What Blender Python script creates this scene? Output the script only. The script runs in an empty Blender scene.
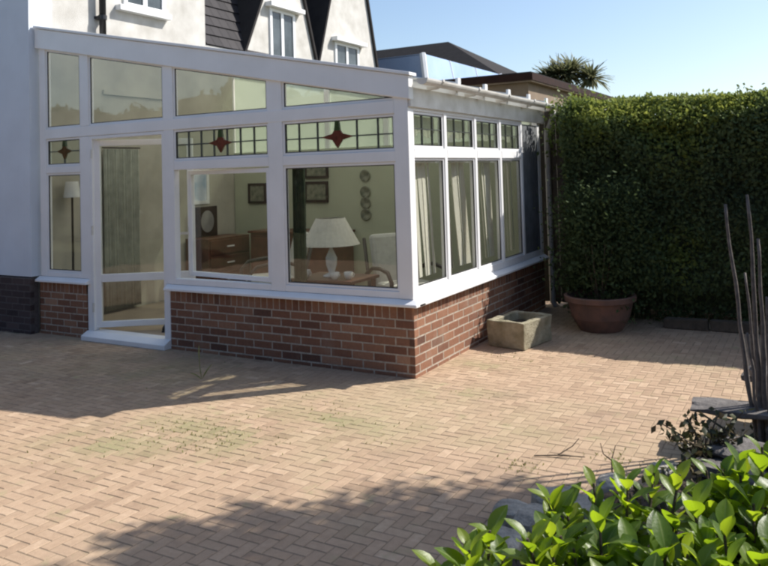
import bpy, bmesh, math, random
import numpy as np
from mathutils import Vector, Matrix, noise

random.seed(7); rng = np.random.default_rng(7)
scene = bpy.context.scene
COL = scene.collection

# ------------------------------------------------------------------ camera
YAW, PITCH, ROLL = -0.494014842, 0.0348869673, -0.0301689253
CAM = Vector((3.03151264, -5.44844109, 1.74223603))
f = Vector((math.sin(YAW)*math.cos(PITCH), math.cos(YAW)*math.cos(PITCH), math.sin(PITCH)))
r0 = Vector((math.cos(YAW), -math.sin(YAW), 0)); u0 = r0.cross(f)
rr = r0*math.cos(ROLL)+u0*math.sin(ROLL); uu = -r0*math.sin(ROLL)+u0*math.cos(ROLL)
cd = bpy.data.cameras.new('camera'); cam = bpy.data.objects.new('camera', cd); COL.objects.link(cam)
M4 = Matrix((rr, uu, -f)).transposed().to_4x4(); M4.translation = CAM
cam.matrix_world = M4
cd.sensor_width = 36; cd.sensor_fit = 'HORIZONTAL'; cd.lens = 732.586/768*36
cd.shift_x = -34.903/768; cd.shift_y = -136.951/768
cd.clip_start = 0.05; cd.clip_end = 3000
scene.camera = cam

# ------------------------------------------------------------------ light
SUN = Vector((0.72, 0.695, 0.98)).normalized()
EL = math.asin(SUN.z); AZ = math.atan2(SUN.x, SUN.y)
w = bpy.data.worlds.new('World'); scene.world = w; w.use_nodes = True
nt = w.node_tree; nt.nodes.clear()
sk = nt.nodes.new('ShaderNodeTexSky'); sk.sky_type = 'NISHITA'; sk.sun_disc = False
sk.sun_elevation = EL; sk.sun_rotation = AZ; sk.dust_density = 1.2; sk.ozone_density = 1.5; sk.air_density = 1.0
bg = nt.nodes.new('ShaderNodeBackground'); bg.inputs[1].default_value = 0.125
wo = nt.nodes.new('ShaderNodeOutputWorld')
nt.links.new(sk.outputs[0], bg.inputs[0]); nt.links.new(bg.outputs[0], wo.inputs[0])
sl = bpy.data.lights.new('sun', 'SUN'); sl.energy = 5.0; sl.angle = math.radians(0.5); sl.color = (1.0, 0.95, 0.88)
so = bpy.data.objects.new('sun', sl); COL.objects.link(so)
so.rotation_euler = SUN.to_track_quat('Z', 'Y').to_euler(); so.location = (20, 20, 30)
scene.view_settings.view_transform = 'Standard'; scene.view_settings.look = 'None'
scene.view_settings.exposure = 0.50; scene.view_settings.gamma = 1.0; scene.view_settings.use_curve_mapping = False
scene.render.engine = 'CYCLES'
scene.cycles.max_bounces = 12; scene.cycles.transparent_max_bounces = 24
scene.cycles.filter_width = 2.3
scene.cycles.sample_clamp_indirect = 6.0

# ------------------------------------------------------------------ materials
def nodes(name):
    m = bpy.data.materials.new(name); m.use_nodes = True
    t = m.node_tree; b = t.nodes['Principled BSDF']
    return m, t, b
def N(t, kind, **kw):
    n = t.nodes.new(kind)
    for k, v in kw.items(): setattr(n, k, v)
    return n
def noise_node(t, scale, detail=4, rough=0.55, coord='Object'):
    tc = N(t, 'ShaderNodeTexCoord'); nz = N(t, 'ShaderNodeTexNoise')
    nz.inputs['Scale'].default_value = scale; nz.inputs['Detail'].default_value = detail; nz.inputs['Roughness'].default_value = rough
    t.links.new(tc.outputs[coord], nz.inputs['Vector']); return nz
def ramp(t, src, stops):
    c = N(t, 'ShaderNodeValToRGB'); e = c.color_ramp.elements
    e[0].position, e[0].color = stops[0][0], (*stops[0][1], 1); e[1].position, e[1].color = stops[-1][0], (*stops[-1][1], 1)
    for p, col in stops[1:-1]:
        x = e.new(p); x.color = (*col, 1)
    t.links.new(src, c.inputs[0]); return c
def mixc(t, a, b, fac, mode='MIX'):
    m = N(t, 'ShaderNodeMix', data_type='RGBA', blend_type=mode)
    for s, v in ((m.inputs[0], fac), (m.inputs[6], a), (m.inputs[7], b)):
        if hasattr(v, 'is_output'): t.links.new(v, s)
        elif isinstance(v, (int, float)): s.default_value = v
        else: s.default_value = (*v, 1)
    return m.outputs[2]
def bump(t, b, src, strength, dist=0.01):
    n = N(t, 'ShaderNodeBump'); n.inputs['Strength'].default_value = strength; n.inputs['Distance'].default_value = dist
    t.links.new(src, n.inputs['Height']); t.links.new(n.outputs[0], b.inputs['Normal'])
def simple(name, c1, c2=None, rough=0.5, scale=12, bstr=0.0, bscale=None, detail=4, metallic=0.0, bdist=0.01):
    m, t, b = nodes(name); c2 = c2 or tuple(x*0.8 for x in c1)
    nz = noise_node(t, scale, detail); rp = ramp(t, nz.outputs[0], [(0.3, c2), (0.7, c1)])
    t.links.new(rp.outputs[0], b.inputs['Base Color']); b.inputs['Roughness'].default_value = rough; b.inputs['Metallic'].default_value = metallic
    if bstr:
        nb = noise_node(t, bscale or scale*4, 6, 0.65); bump(t, b, nb.outputs[0], bstr, bdist)
    return m
def tinted(name, stops, rough=0.8, mott=20, mottamt=0.35, bstr=0.3, bscale=120, over=None):
    """colour per face from the 'tint' attribute, broken up with noise"""
    m, t, b = nodes(name)
    at = N(t, 'ShaderNodeAttribute', attribute_name='tint')
    nz = noise_node(t, mott, 5, 0.65)
    ma = N(t, 'ShaderNodeMath', operation='MULTIPLY_ADD'); ma.inputs[1].default_value = mottamt; 
    sb = N(t, 'ShaderNodeMath', operation='SUBTRACT'); sb.inputs[1].default_value = 0.5
    t.links.new(nz.outputs[0], sb.inputs[0]); t.links.new(sb.outputs[0], ma.inputs[0]); t.links.new(at.outputs['Fac'], ma.inputs[2])
    rp = ramp(t, ma.outputs[0], stops); out = rp.outputs[0]
    if over:
        for sc, lo, hi, col, amt in over:
            n2 = noise_node(t, sc, 5, 0.6); r2 = ramp(t, n2.outputs[0], [(lo, (0, 0, 0)), (hi, (amt,)*3)])
            out = mixc(t, out, col, r2.outputs[0])
    if name == 'paver':
        am = N(t, 'ShaderNodeAttribute', attribute_name='moss'); n3 = noise_node(t, 55, 4); mm = N(t, 'ShaderNodeMath', operation='MULTIPLY'); mm.use_clamp = True
        m3 = N(t, 'ShaderNodeMath', operation='MULTIPLY'); m3.inputs[1].default_value = 1.5; t.links.new(n3.outputs[0], m3.inputs[0])
        t.links.new(am.outputs['Fac'], mm.inputs[0]); t.links.new(m3.outputs[0], mm.inputs[1]); out = mixc(t, out, (0.24, 0.235, 0.115), mm.outputs[0])
    t.links.new(out, b.inputs['Base Color']); b.inputs['Roughness'].default_value = rough
    b.inputs['Specular IOR Level'].default_value = 0.25
    if bstr:
        nb = noise_node(t, bscale, 6, 0.7); bump(t, b, nb.outputs[0], bstr, 0.004)
    return m
def leafmat(name, stops, transl=0.35, rough=0.45, tcol=None, spec=0.4):
    m, t, b = nodes(name)
    at = N(t, 'ShaderNodeAttribute', attribute_name='tint'); rp = ramp(t, at.outputs['Fac'], stops)
    nz = noise_node(t, 40, 3); c = mixc(t, rp.outputs[0], (0.6, 0.6, 0.5), nz.outputs[0], 'MULTIPLY')
    c = mixc(t, rp.outputs[0], c, 0.5)
    if name == 'broadleaf':
        rb = N(t, 'ShaderNodeAttribute', attribute_name='rib'); rr_ = ramp(t, rb.outputs['Fac'], [(0.72, (0, 0, 0)), (0.95, (0.6, 0.6, 0.6))]); c = mixc(t, c, (0.30, 0.36, 0.12), rr_.outputs[0])
        n4 = noise_node(t, 28, 4, .7); r4 = ramp(t, n4.outputs[0], [(0.64, (0, 0, 0)), (0.74, (0.6, 0.6, 0.6))]); c = mixc(t, c, (0.16, 0.13, 0.04), r4.outputs[0])
        n5 = noise_node(t, 90, 3); bump(t, b, n5.outputs[0], 0.35, 0.003)
    t.links.new(c, b.inputs['Base Color']); b.inputs['Roughness'].default_value = rough; b.inputs['Specular IOR Level'].default_value = spec
    tr = N(t, 'ShaderNodeBsdfTranslucent'); mx = N(t, 'ShaderNodeMixShader'); mx.inputs[0].default_value = transl
    if tcol: 
        rp2 = ramp(t, at.outputs['Fac'], tcol); t.links.new(rp2.outputs[0], tr.inputs[0])
    else: t.links.new(c, tr.inputs[0])
    t.links.new(b.outputs[0], mx.inputs[1]); t.links.new(tr.outputs[0], mx.inputs[2])
    t.links.new(mx.outputs[0], t.nodes['Material Output'].inputs[0]); return m
def glassmat(name, tint=(0.9, 0.94, 0.91), refl=1.0, frost=0.0, fcol=(0.7, 0.75, 0.68)):
    m = bpy.data.materials.new(name); m.use_nodes = True; t = m.node_tree; t.nodes.clear()
    o = N(t, 'ShaderNodeOutputMaterial'); tr = N(t, 'ShaderNodeBsdfTransparent'); tr.inputs[0].default_value = (*tint, 1)
    gl = N(t, 'ShaderNodeBsdfGlossy'); gl.inputs['Roughness'].default_value = 0.02
    lw = N(t, 'ShaderNodeFresnel'); ge = N(t, 'ShaderNodeNewGeometry'); io = N(t, 'ShaderNodeMapRange')
    io.inputs['To Min'].default_value = 1.5; io.inputs['To Max'].default_value = 1/1.5
    t.links.new(ge.outputs['Backfacing'], io.inputs['Value']); t.links.new(io.outputs[0], lw.inputs[0])
    nz = noise_node(t, 1.3, 2); bp = N(t, 'ShaderNodeBump'); bp.inputs['Strength'].default_value = 0.06; bp.inputs['Distance'].default_value = 0.05
    t.links.new(nz.outputs[0], bp.inputs['Height']); t.links.new(bp.outputs[0], gl.inputs['Normal'])
    mu = N(t, 'ShaderNodeMath', operation='MULTIPLY'); mu.inputs[1].default_value = refl; t.links.new(lw.outputs[0], mu.inputs[0])
    base = tr.outputs[0]
    if frost:
        d = N(t, 'ShaderNodeBsdfTranslucent'); d.inputs[0].default_value = (*fcol, 1)
        mf = N(t, 'ShaderNodeMixShader'); mf.inputs[0].default_value = frost
        t.links.new(tr.outputs[0], mf.inputs[1]); t.links.new(d.outputs[0], mf.inputs[2]); base = mf.outputs[0]
    mx = N(t, 'ShaderNodeMixShader'); t.links.new(mu.outputs[0], mx.inputs[0]); t.links.new(base, mx.inputs[1]); t.links.new(gl.outputs[0], mx.inputs[2])
    t.links.new(mx.outputs[0], o.inputs[0]); return m

MAT = {}
MAT['upvc'] = simple('upvc', (0.85, 0.855, 0.86), (0.78, 0.785, 0.785), 0.35, 3, 0.05, 30)
MAT['gutterwhite'] = simple('gutterwhite', (0.76, 0.75, 0.72), (0.55, 0.53, 0.48), 0.4, 5)
MAT['render'] = simple('render', (0.66, 0.645, 0.61), (0.47, 0.45, 0.41), 0.9, 3.5, 0.6, 90, 6, bdist=0.012)
MAT['shaded_render'] = simple('shaded_render', (0.70, 0.76, 0.84), (0.62, 0.67, 0.74), 0.9, 1.8, 0.35, 80, 6)  # same white render, with bluish shade put into its colour
MAT['brick'] = tinted('brick', [(0.0, (0.10, 0.055, 0.042)), (0.35, (0.20, 0.095, 0.06)), (0.7, (0.29, 0.15, 0.092)), (1.0, (0.41, 0.25, 0.165))], 0.85, 35, 0.5, 0.5, 150,
                      over=[(3.0, 0.55, 0.8, (0.36, 0.30, 0.24), 0.35)])
MAT['darkbrick'] = tinted('darkbrick', [(0, (0.035, 0.026, 0.027)), (0.5, (0.07, 0.05, 0.05)), (1, (0.11, 0.08, 0.075))], 0.8, 35, 0.4, 0.5, 150)
MAT['mortar'] = simple('mortar', (0.50, 0.44, 0.36), (0.30, 0.26, 0.21), 0.95, 25, 0.4, 120)
MAT['darkmortar'] = simple('darkmortar', (0.13, 0.11, 0.105), (0.08, 0.07, 0.068), 0.95, 25, 0.4, 120)
MAT['paver'] = tinted('paver', [(0.0, (0.27, 0.185, 0.125)), (0.35, (0.37, 0.26, 0.175)), (0.7, (0.44, 0.315, 0.215)), (1.0, (0.53, 0.395, 0.28))], 0.9, 22, 0.9, 0.6, 160,
                      over=[(0.55, 0.50, 0.72, (0.40, 0.335, 0.21), 0.65), (1.7, 0.56, 0.75, (0.24, 0.18, 0.13), 0.45), (5.0, 0.60, 0.72, (0.30, 0.29, 0.15), 0.5)])
MAT['joint'] = simple('joint', (0.29, 0.21, 0.145), (0.19, 0.15, 0.09), 1.0, 6, 0.4, 80)
MAT['grassland'] = simple('grassland', (0.09, 0.10, 0.04), (0.06, 0.05, 0.03), 1.0, 3, 0.5, 30)
MAT['soil'] = simple('soil', (0.07, 0.05, 0.035), (0.035, 0.025, 0.018), 1.0, 14, 0.9, 50, bdist=0.03)
MAT['slate_tile'] = tinted('slate_tile', [(0, (0.016, 0.015, 0.018)), (0.5, (0.024, 0.022, 0.026)), (1, (0.035, 0.032, 0.035))], 0.7, 12, 0.3, 0.3, 60)
MAT['glass'] = glassmat('glass', (0.95, 0.96, 0.945), 1.0)
MAT['obscure'] = glassmat('obscure', (0.70, 0.74, 0.68), 0.8, 0.6, (0.55, 0.58, 0.50))
MAT['leaded_glass'] = glassmat('leaded_glass', (0.86, 0.89, 0.85), 0.8, 0.10)
MAT['darkglass'] = simple('darkglass', (0.10, 0.12, 0.13), (0.04, 0.05, 0.055), 0.05, 3)
MAT['lead'] = simple('lead', (0.05, 0.055, 0.05), None, 0.5, 20)
MAT['redglass'] = simple('redglass', (0.17, 0.05, 0.03), (0.09, 0.028, 0.018), 0.15, 30)
MAT['brownglass'] = simple('brownglass', (0.11, 0.055, 0.02), (0.06, 0.035, 0.014), 0.15, 30)
MAT['greenglass'] = simple('greenglass', (0.05, 0.09, 0.03), (0.03, 0.04, 0.015), 0.15, 30)
MAT['blackplastic'] = simple('blackplastic', (0.02, 0.02, 0.022), None, 0.4, 10)
MAT['greyplastic'] = simple('greyplastic', (0.30, 0.29, 0.27), (0.22, 0.21, 0.20), 0.45, 8)
MAT['insidegreen'] = simple('insidegreen', (0.42, 0.44, 0.32), (0.37, 0.385, 0.28), 0.9, 1.5, 0.1, 60)
MAT['plaster'] = simple('plaster', (0.48, 0.455, 0.375), (0.34, 0.32, 0.26), 0.95, 1.6, 0.15, 50)
MAT['floortile'] = simple('floortile', (0.36, 0.29, 0.21), (0.28, 0.22, 0.16), 0.5, 4)
MAT['wood'] = simple('wood', (0.13, 0.05, 0.028), (0.07, 0.026, 0.015), 0.4, 7)
MAT['darkwood'] = simple('darkwood', (0.045, 0.03, 0.022), (0.025, 0.018, 0.014), 0.5, 9)
MAT['linen'] = simple('linen', (0.70, 0.67, 0.58), (0.62, 0.59, 0.5), 0.9, 30, 0.3, 200)
MAT['cushion'] = simple('cushion', (0.50, 0.49, 0.44), (0.42, 0.41, 0.37), 0.95, 18, 0.3, 150)
MAT['china'] = simple('china', (0.8, 0.8, 0.77), None, 0.2, 5)
MAT['paper'] = simple('paper', (0.74, 0.76, 0.76), (0.35, 0.45, 0.55), 0.7, 5)
MAT['picture'] = simple('picture', (0.25, 0.25, 0.18), (0.08, 0.09, 0.06), 0.5, 14)
MAT['greencloth'] = simple('greencloth', (0.05, 0.07, 0.035), (0.03, 0.045, 0.025), 0.95, 20)
MAT['greypanel'] = simple('greypanel', (0.17, 0.18, 0.19), (0.10, 0.11, 0.115), 0.7, 6, 0.2, 40)
MAT['sage'] = simple('sage', (0.38, 0.39, 0.32), (0.27, 0.28, 0.23), 0.95, 8, 0.2, 80)
MAT['stone'] = simple('stone', (0.40, 0.36, 0.26), (0.20, 0.18, 0.11), 0.95, 9, 0.8, 45, 6, bdist=0.02)
MAT['rock'] = simple('rock', (0.50, 0.46, 0.39), (0.20, 0.185, 0.16), 0.9, 11, 0.8, 25, 7, bdist=0.03)
MAT['slate'] = simple('slate', (0.17, 0.155, 0.145), (0.07, 0.063, 0.06), 0.75, 9, 0.8, 30, 7, bdist=0.02)
MAT['terracotta'] = simple('terracotta', (0.20, 0.10, 0.072), (0.11, 0.068, 0.055), 0.85, 8, 0.3, 60)
MAT['cane'] = simple('cane', (0.17, 0.145, 0.13), (0.085, 0.07, 0.062), 0.8, 25, 0.4, 60)
MAT['bark'] = simple('bark', (0.12, 0.09, 0.065), (0.06, 0.045, 0.03), 0.95, 12, 0.8, 40, bdist=0.02)
MAT['brownfascia'] = simple('brownfascia', (0.040, 0.018, 0.013), (0.025, 0.012, 0.010), 0.6, 6)
MAT['brownfascia'].node_tree.nodes['Principled BSDF'].inputs['Specular IOR Level'].default_value = 0.1
MAT['tanwall'] = simple('tanwall', (0.24, 0.18, 0.125), (0.19, 0.14, 0.10), 0.9, 4, 0.3, 40)
MAT['felt'] = simple('felt', (0.045, 0.042, 0.042), None, 0.95, 6)
MAT['felt'].node_tree.nodes['Principled BSDF'].inputs['Specular IOR Level'].default_value = 0.1
MAT['polycarb'] = glassmat('polycarb', (0.38, 0.38, 0.36), 1.0, 0.94, (0.55, 0.55, 0.50))
MAT['lanternglass'] = simple('lanternglass', (0.50, 0.62, 0.82), (0.38, 0.50, 0.70), 0.16, 1.2, metallic=0.35)  # reflected sky put into the base colour as pale blue
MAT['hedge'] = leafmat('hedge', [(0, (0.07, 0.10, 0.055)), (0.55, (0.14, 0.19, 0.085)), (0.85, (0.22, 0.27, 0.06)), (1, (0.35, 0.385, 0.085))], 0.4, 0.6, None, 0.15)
MAT['shrubleaf'] = leafmat('shrubleaf', [(0, (0.05, 0.075, 0.035)), (0.55, (0.10, 0.14, 0.055)), (1, (0.15, 0.19, 0.06))], 0.3, 0.7, None, 0.1)
MAT['hedgecore'] = simple('hedgecore', (0.085, 0.105, 0.06), (0.05, 0.06, 0.035), 1.0, 10)
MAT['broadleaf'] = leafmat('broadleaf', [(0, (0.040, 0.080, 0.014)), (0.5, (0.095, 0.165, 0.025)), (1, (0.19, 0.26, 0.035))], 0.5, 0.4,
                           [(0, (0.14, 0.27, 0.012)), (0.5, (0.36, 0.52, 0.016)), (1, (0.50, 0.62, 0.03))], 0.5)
MAT['darkleaf'] = leafmat('darkleaf', [(0, (0.03, 0.04, 0.018)), (0.6, (0.07, 0.075, 0.03)), (1, (0.15, 0.11, 0.06))], 0.25, 0.4)
MAT['climber'] = leafmat('climber', [(0, (0.05, 0.08, 0.02)), (0.6, (0.13, 0.18, 0.04)), (1, (0.25, 0.30, 0.07))], 0.4, 0.45)
MAT['weed'] = leafmat('weed', [(0, (0.16, 0.18, 0.06)), (0.6, (0.26, 0.28, 0.09)), (1, (0.36, 0.34, 0.14))], 0.45, 0.7)
MAT['palm'] = leafmat('palm', [(0, (0.11, 0.12, 0.06)), (0.5, (0.18, 0.19, 0.09)), (1, (0.28, 0.27, 0.14))], 0.4, 0.6)

# ------------------------------------------------------------------ helpers
def tag(o, label=None, cat=None, group=None, kind=None):
    if label: o['label'] = label
    if cat: o['category'] = cat
    if group: o['group'] = group
    if kind: o['kind'] = kind
    return o
def thing(name, label, cat, loc=(0, 0, 0), rz=0, group=None):
    o = bpy.data.objects.new(name, None); COL.objects.link(o); o.location = loc; o.rotation_euler = (0, 0, rz)
    o.empty_display_size = 0.2
    return tag(o, label, cat, group)
def link(name, me, mats, parent=None, smooth=False, bevel=0):
    o = bpy.data.objects.new(name, me); COL.objects.link(o)
    for m in (mats if isinstance(mats, (list, tuple)) else [mats]): me.materials.append(MAT[m])
    if smooth: me.polygons.foreach_set('use_smooth', [True]*len(me.polygons))
    if parent: o.parent = parent
    if bevel:
        b = o.modifiers.new('bevel', 'BEVEL'); b.width = bevel; b.segments = 2; b.limit_method = 'ANGLE'
    return o
def obj(name, bm, mats, parent=None, smooth=False, bevel=0):
    bmesh.ops.recalc_face_normals(bm, faces=bm.faces)
    me = bpy.data.meshes.new(name); bm.to_mesh(me); bm.free()
    return link(name, me, mats, parent, smooth, bevel)
def rawmesh(name, V, F, tint=None, mat_idx=None):
    me = bpy.data.meshes.new(name); me.from_pydata([tuple(v) for v in V], [], F)
    if tint is not None:
        a = me.attributes.new('tint', 'FLOAT', 'FACE'); a.data.foreach_set('value', np.asarray(tint, dtype=np.float32))
    if mat_idx is not None: me.polygons.foreach_set('material_index', np.asarray(mat_idx, dtype=np.int32))
    me.update(); return me
BXF = [(0, 3, 2, 1), (4, 5, 6, 7), (0, 1, 5, 4), (1, 2, 6, 5), (2, 3, 7, 6), (3, 0, 4, 7)]
ident = lambda u, d, z: (u, d, z)
side = lambda u, d, z: (-d, u, z)
def box(bm, x0, x1, y0, y1, z0, z1, mp=ident):
    P = [mp(x, y, z) for z in (z0, z1) for x, y in ((x0, y0), (x1, y0), (x1, y1), (x0, y1))]
    v = [bm.verts.new(p) for p in P]
    for q in BXF: bm.faces.new([v[i] for i in q])
def prism(bm, pts, d0, d1, mp=ident):
    """polygon in (u,z) extruded along d"""
    a = [bm.verts.new(mp(u, d0, z)) for u, z in pts]; b = [bm.verts.new(mp(u, d1, z)) for u, z in pts]
    bm.faces.new(a); bm.faces.new(b[::-1]); n = len(pts)
    for i in range(n): bm.faces.new((a[i], b[i], b[(i+1) % n], a[(i+1) % n]))
def tube(bm, pts, rad, seg=10, caps=True):
    rings = []
    pts = [Vector(p) for p in pts]
    for i, p in enumerate(pts):
        d = (pts[min(i+1, len(pts)-1)]-pts[max(i-1, 0)]).normalized()
        a = d.orthogonal().normalized() if i == 0 else (prev - d*prev.dot(d)).normalized()
        prev = a; b = d.cross(a); rd = rad[i] if isinstance(rad, (list, tuple)) else rad
        rings.append([bm.verts.new(p+(a*math.cos(2*math.pi*k/seg)+b*math.sin(2*math.pi*k/seg))*rd) for k in range(seg)])
    for A, B_ in zip(rings, rings[1:]):
        for k in range(seg): bm.faces.new((A[k], A[(k+1) % seg], B_[(k+1) % seg], B_[k]))
    if caps: bm.faces.new(rings[0][::-1]); bm.faces.new(rings[-1])
def lathe(bm, prof, c=(0, 0, 0), seg=32):
    rings = [[bm.verts.new((c[0]+r_*math.cos(2*math.pi*k/seg), c[1]+r_*math.sin(2*math.pi*k/seg), c[2]+z)) for k in range(seg)] for r_, z in prof]
    for A, B_ in zip(rings, rings[1:]):
        for k in range(seg): bm.faces.new((A[k], A[(k+1) % seg], B_[(k+1) % seg], B_[k]))
    if prof[0][0] > 1e-6: bm.faces.new(rings[0][::-1])
    if prof[-1][0] > 1e-6: bm.faces.new(rings[-1])
def copy_tree(o, parent=None):
    c = o.copy(); COL.objects.link(c); c.parent = parent
    for ch in list(o.children): copy_tree(ch, c)
    return c

def bricks(name, parent, runs, mats, top=True):
    """runs: (mapping, u0, u1, zbase, courses, face depth, seed). Bricks stand 6 mm proud of their mortar."""
    V, F, T, MI = [], [], [], []
    def add(P, t, mi):
        o = len(V); V.extend(P); 
        for q in BXF: F.append(tuple(o+i for i in q)); T.append(t); MI.append(mi)
    def bx(mp, u0, u1, d0, d1, z0, z1): return [mp(x, y, z) for z in (z0, z1) for x, y in ((u0, d0), (u1, d0), (u1, d1), (u0, d1))]
    for mp, u0, u1, z0, n, dep, ztop in runs:
        rs = random.Random(int((u0+u1)*100)+n)
        end = z0+n*0.075
        add(bx(mp, u0+0.004, u1-0.004, dep+0.0022, dep+0.11, z0, ztop), 0.5, 1)
        for c in range(n):
            u = u0 - (0.1125 if c % 2 else 0.0) - 0.02; z = z0+c*0.075
            while u < u1:
                a, b = max(u, u0), min(u+0.2125, u1)
                if b-a > 0.02:
                    j = rs.uniform(-0.0015, 0.0015)
                    add(bx(mp, a, b, dep+j, dep+0.05, z+rs.uniform(-.001, .001), z+0.0625), min(1, max(0, rs.gauss(0.45, 0.17))), 0)
                u += 0.225
        if top and ztop-end > 0.06:
            u = u0
            while u < u1-0.01:
                j = rs.uniform(-0.0015, 0.0015)
                add(bx(mp, u, min(u+0.066, u1), dep+j, dep+0.05, end, ztop-0.003), min(1, max(0, rs.gauss(0.42, 0.15))), 0); u += 0.075
    me = rawmesh(name, V, F, T, MI); o = link(name, me, mats, parent)
    b = o.modifiers.new('bevel', 'BEVEL'); b.width = 0.0025; b.segments = 2
    return o

def leaf_cloud(name, P, size, mat, parent=None, updir=None, spread=1.0, tint=None, aspect=0.55, fold=0.25):
    """many small folded leaves: P (N,3) places, size (N,)"""
    n = len(P); P = np.asarray(P); size = np.broadcast_to(np.asarray(size), (n,))
    d = rng.normal(size=(n, 3))*spread
    if updir is not None: d = d+updir
    d /= np.linalg.norm(d, axis=1)[:, None]
    a = rng.normal(size=(n, 3)); s = np.cross(d, a); s /= np.linalg.norm(s, axis=1)[:, None]; nn = np.cross(d, s)
    L = size[:, None]; W = L*aspect*0.5
    b0 = P; tip = P+d*L; mid = P+d*L*0.5; lf = mid+s*W+nn*W*fold; rt = mid-s*W+nn*W*fold
    V = np.stack([b0, rt, tip, lf], 1).reshape(-1, 3)
    me = bpy.data.meshes.new(name); me.vertices.add(4*n); me.vertices.foreach_set('co', V.astype(np.float32).ravel())
    idx = np.arange(n)[:, None]*4; tri = np.concatenate([idx+[0, 1, 2], idx+[0, 2, 3]], 1).reshape(-1)
    me.loops.add(6*n); me.loops.foreach_set('vertex_index', tri.astype(np.int32))
    me.polygons.add(2*n); me.polygons.foreach_set('loop_start', np.arange(0, 6*n, 3, dtype=np.int32))
    tv = rng.random(n) if tint is None else np.clip(tint, 0, 1)
    at = me.attributes.new('tint', 'FLOAT', 'FACE'); at.data.foreach_set('value', np.repeat(tv, 2).astype(np.float32))
    me.update(); me.validate()
    return link(name, me, mat, parent)

def big_leaves(name, leaves, mat, parent):
    """leaves: (base, dir, up, length, width, curl, tint): obovate leaves with a folded midrib and a bend"""
    V, F, T = [], [], []
    st = [(0.0, 0.06), (0.1, 0.16), (0.27, 0.62), (0.46, 0.95), (0.62, 1.0), (0.79, 0.78), (0.92, 0.40), (1.0, 0.04)]
    for base, d, up, L, W, curl, t in leaves:
        base, d, up = Vector(base), Vector(d).normalized(), Vector(up)
        s = d.cross(up).normalized(); nrm = s.cross(d).normalized(); o = len(V)
        for q, wv in st:
            c = base+d*(q*L)-nrm*(curl*L*q*q); hw = W*wv*0.5
            rip = 0.012*L*math.sin(q*9+t*20)
            V += [c+s*hw+nrm*(hw*0.28+rip), c+s*hw*0.5+nrm*hw*0.09, c, c-s*hw*0.5+nrm*hw*0.09, c-s*hw+nrm*(hw*0.28-rip)]
        for i in range(len(st)-1):
            for k in range(4):
                F.append((o+i*5+k, o+i*5+k+1, o+i*5+k+6, o+i*5+k+5)); T.append(t)
    me = rawmesh(name, V, F, T); a = me.attributes.new('rib', 'FLOAT', 'POINT'); a.data.foreach_set('value', [0.0, 0.0, 1.0, 0.0, 0.0]*(len(V)//5))
    return link(name, me, mat, parent, smooth=True)

def rockmesh(bm, c, sx, sy, sz, seed, sub=3, amp=0.25):
    r = bmesh.ops.create_icosphere(bm, subdivisions=sub, radius=1.0)
    for v in r['verts']:
        p = v.co.copy(); k = 1+amp*noise.noise(p*1.3+Vector((seed*7.1, seed*3.3, 0)))+amp*0.4*noise.noise(p*3.5+Vector((seed, 0, seed)))
        p = p*k; p = Vector((max(-.8, min(.8, p.x)), max(-.8, min(.8, p.y)), max(-.72, min(.72, p.z))))
        v.co = Vector((p.x*sx+c[0], p.y*sy+c[1], p.z*sz+c[2]))

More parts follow.
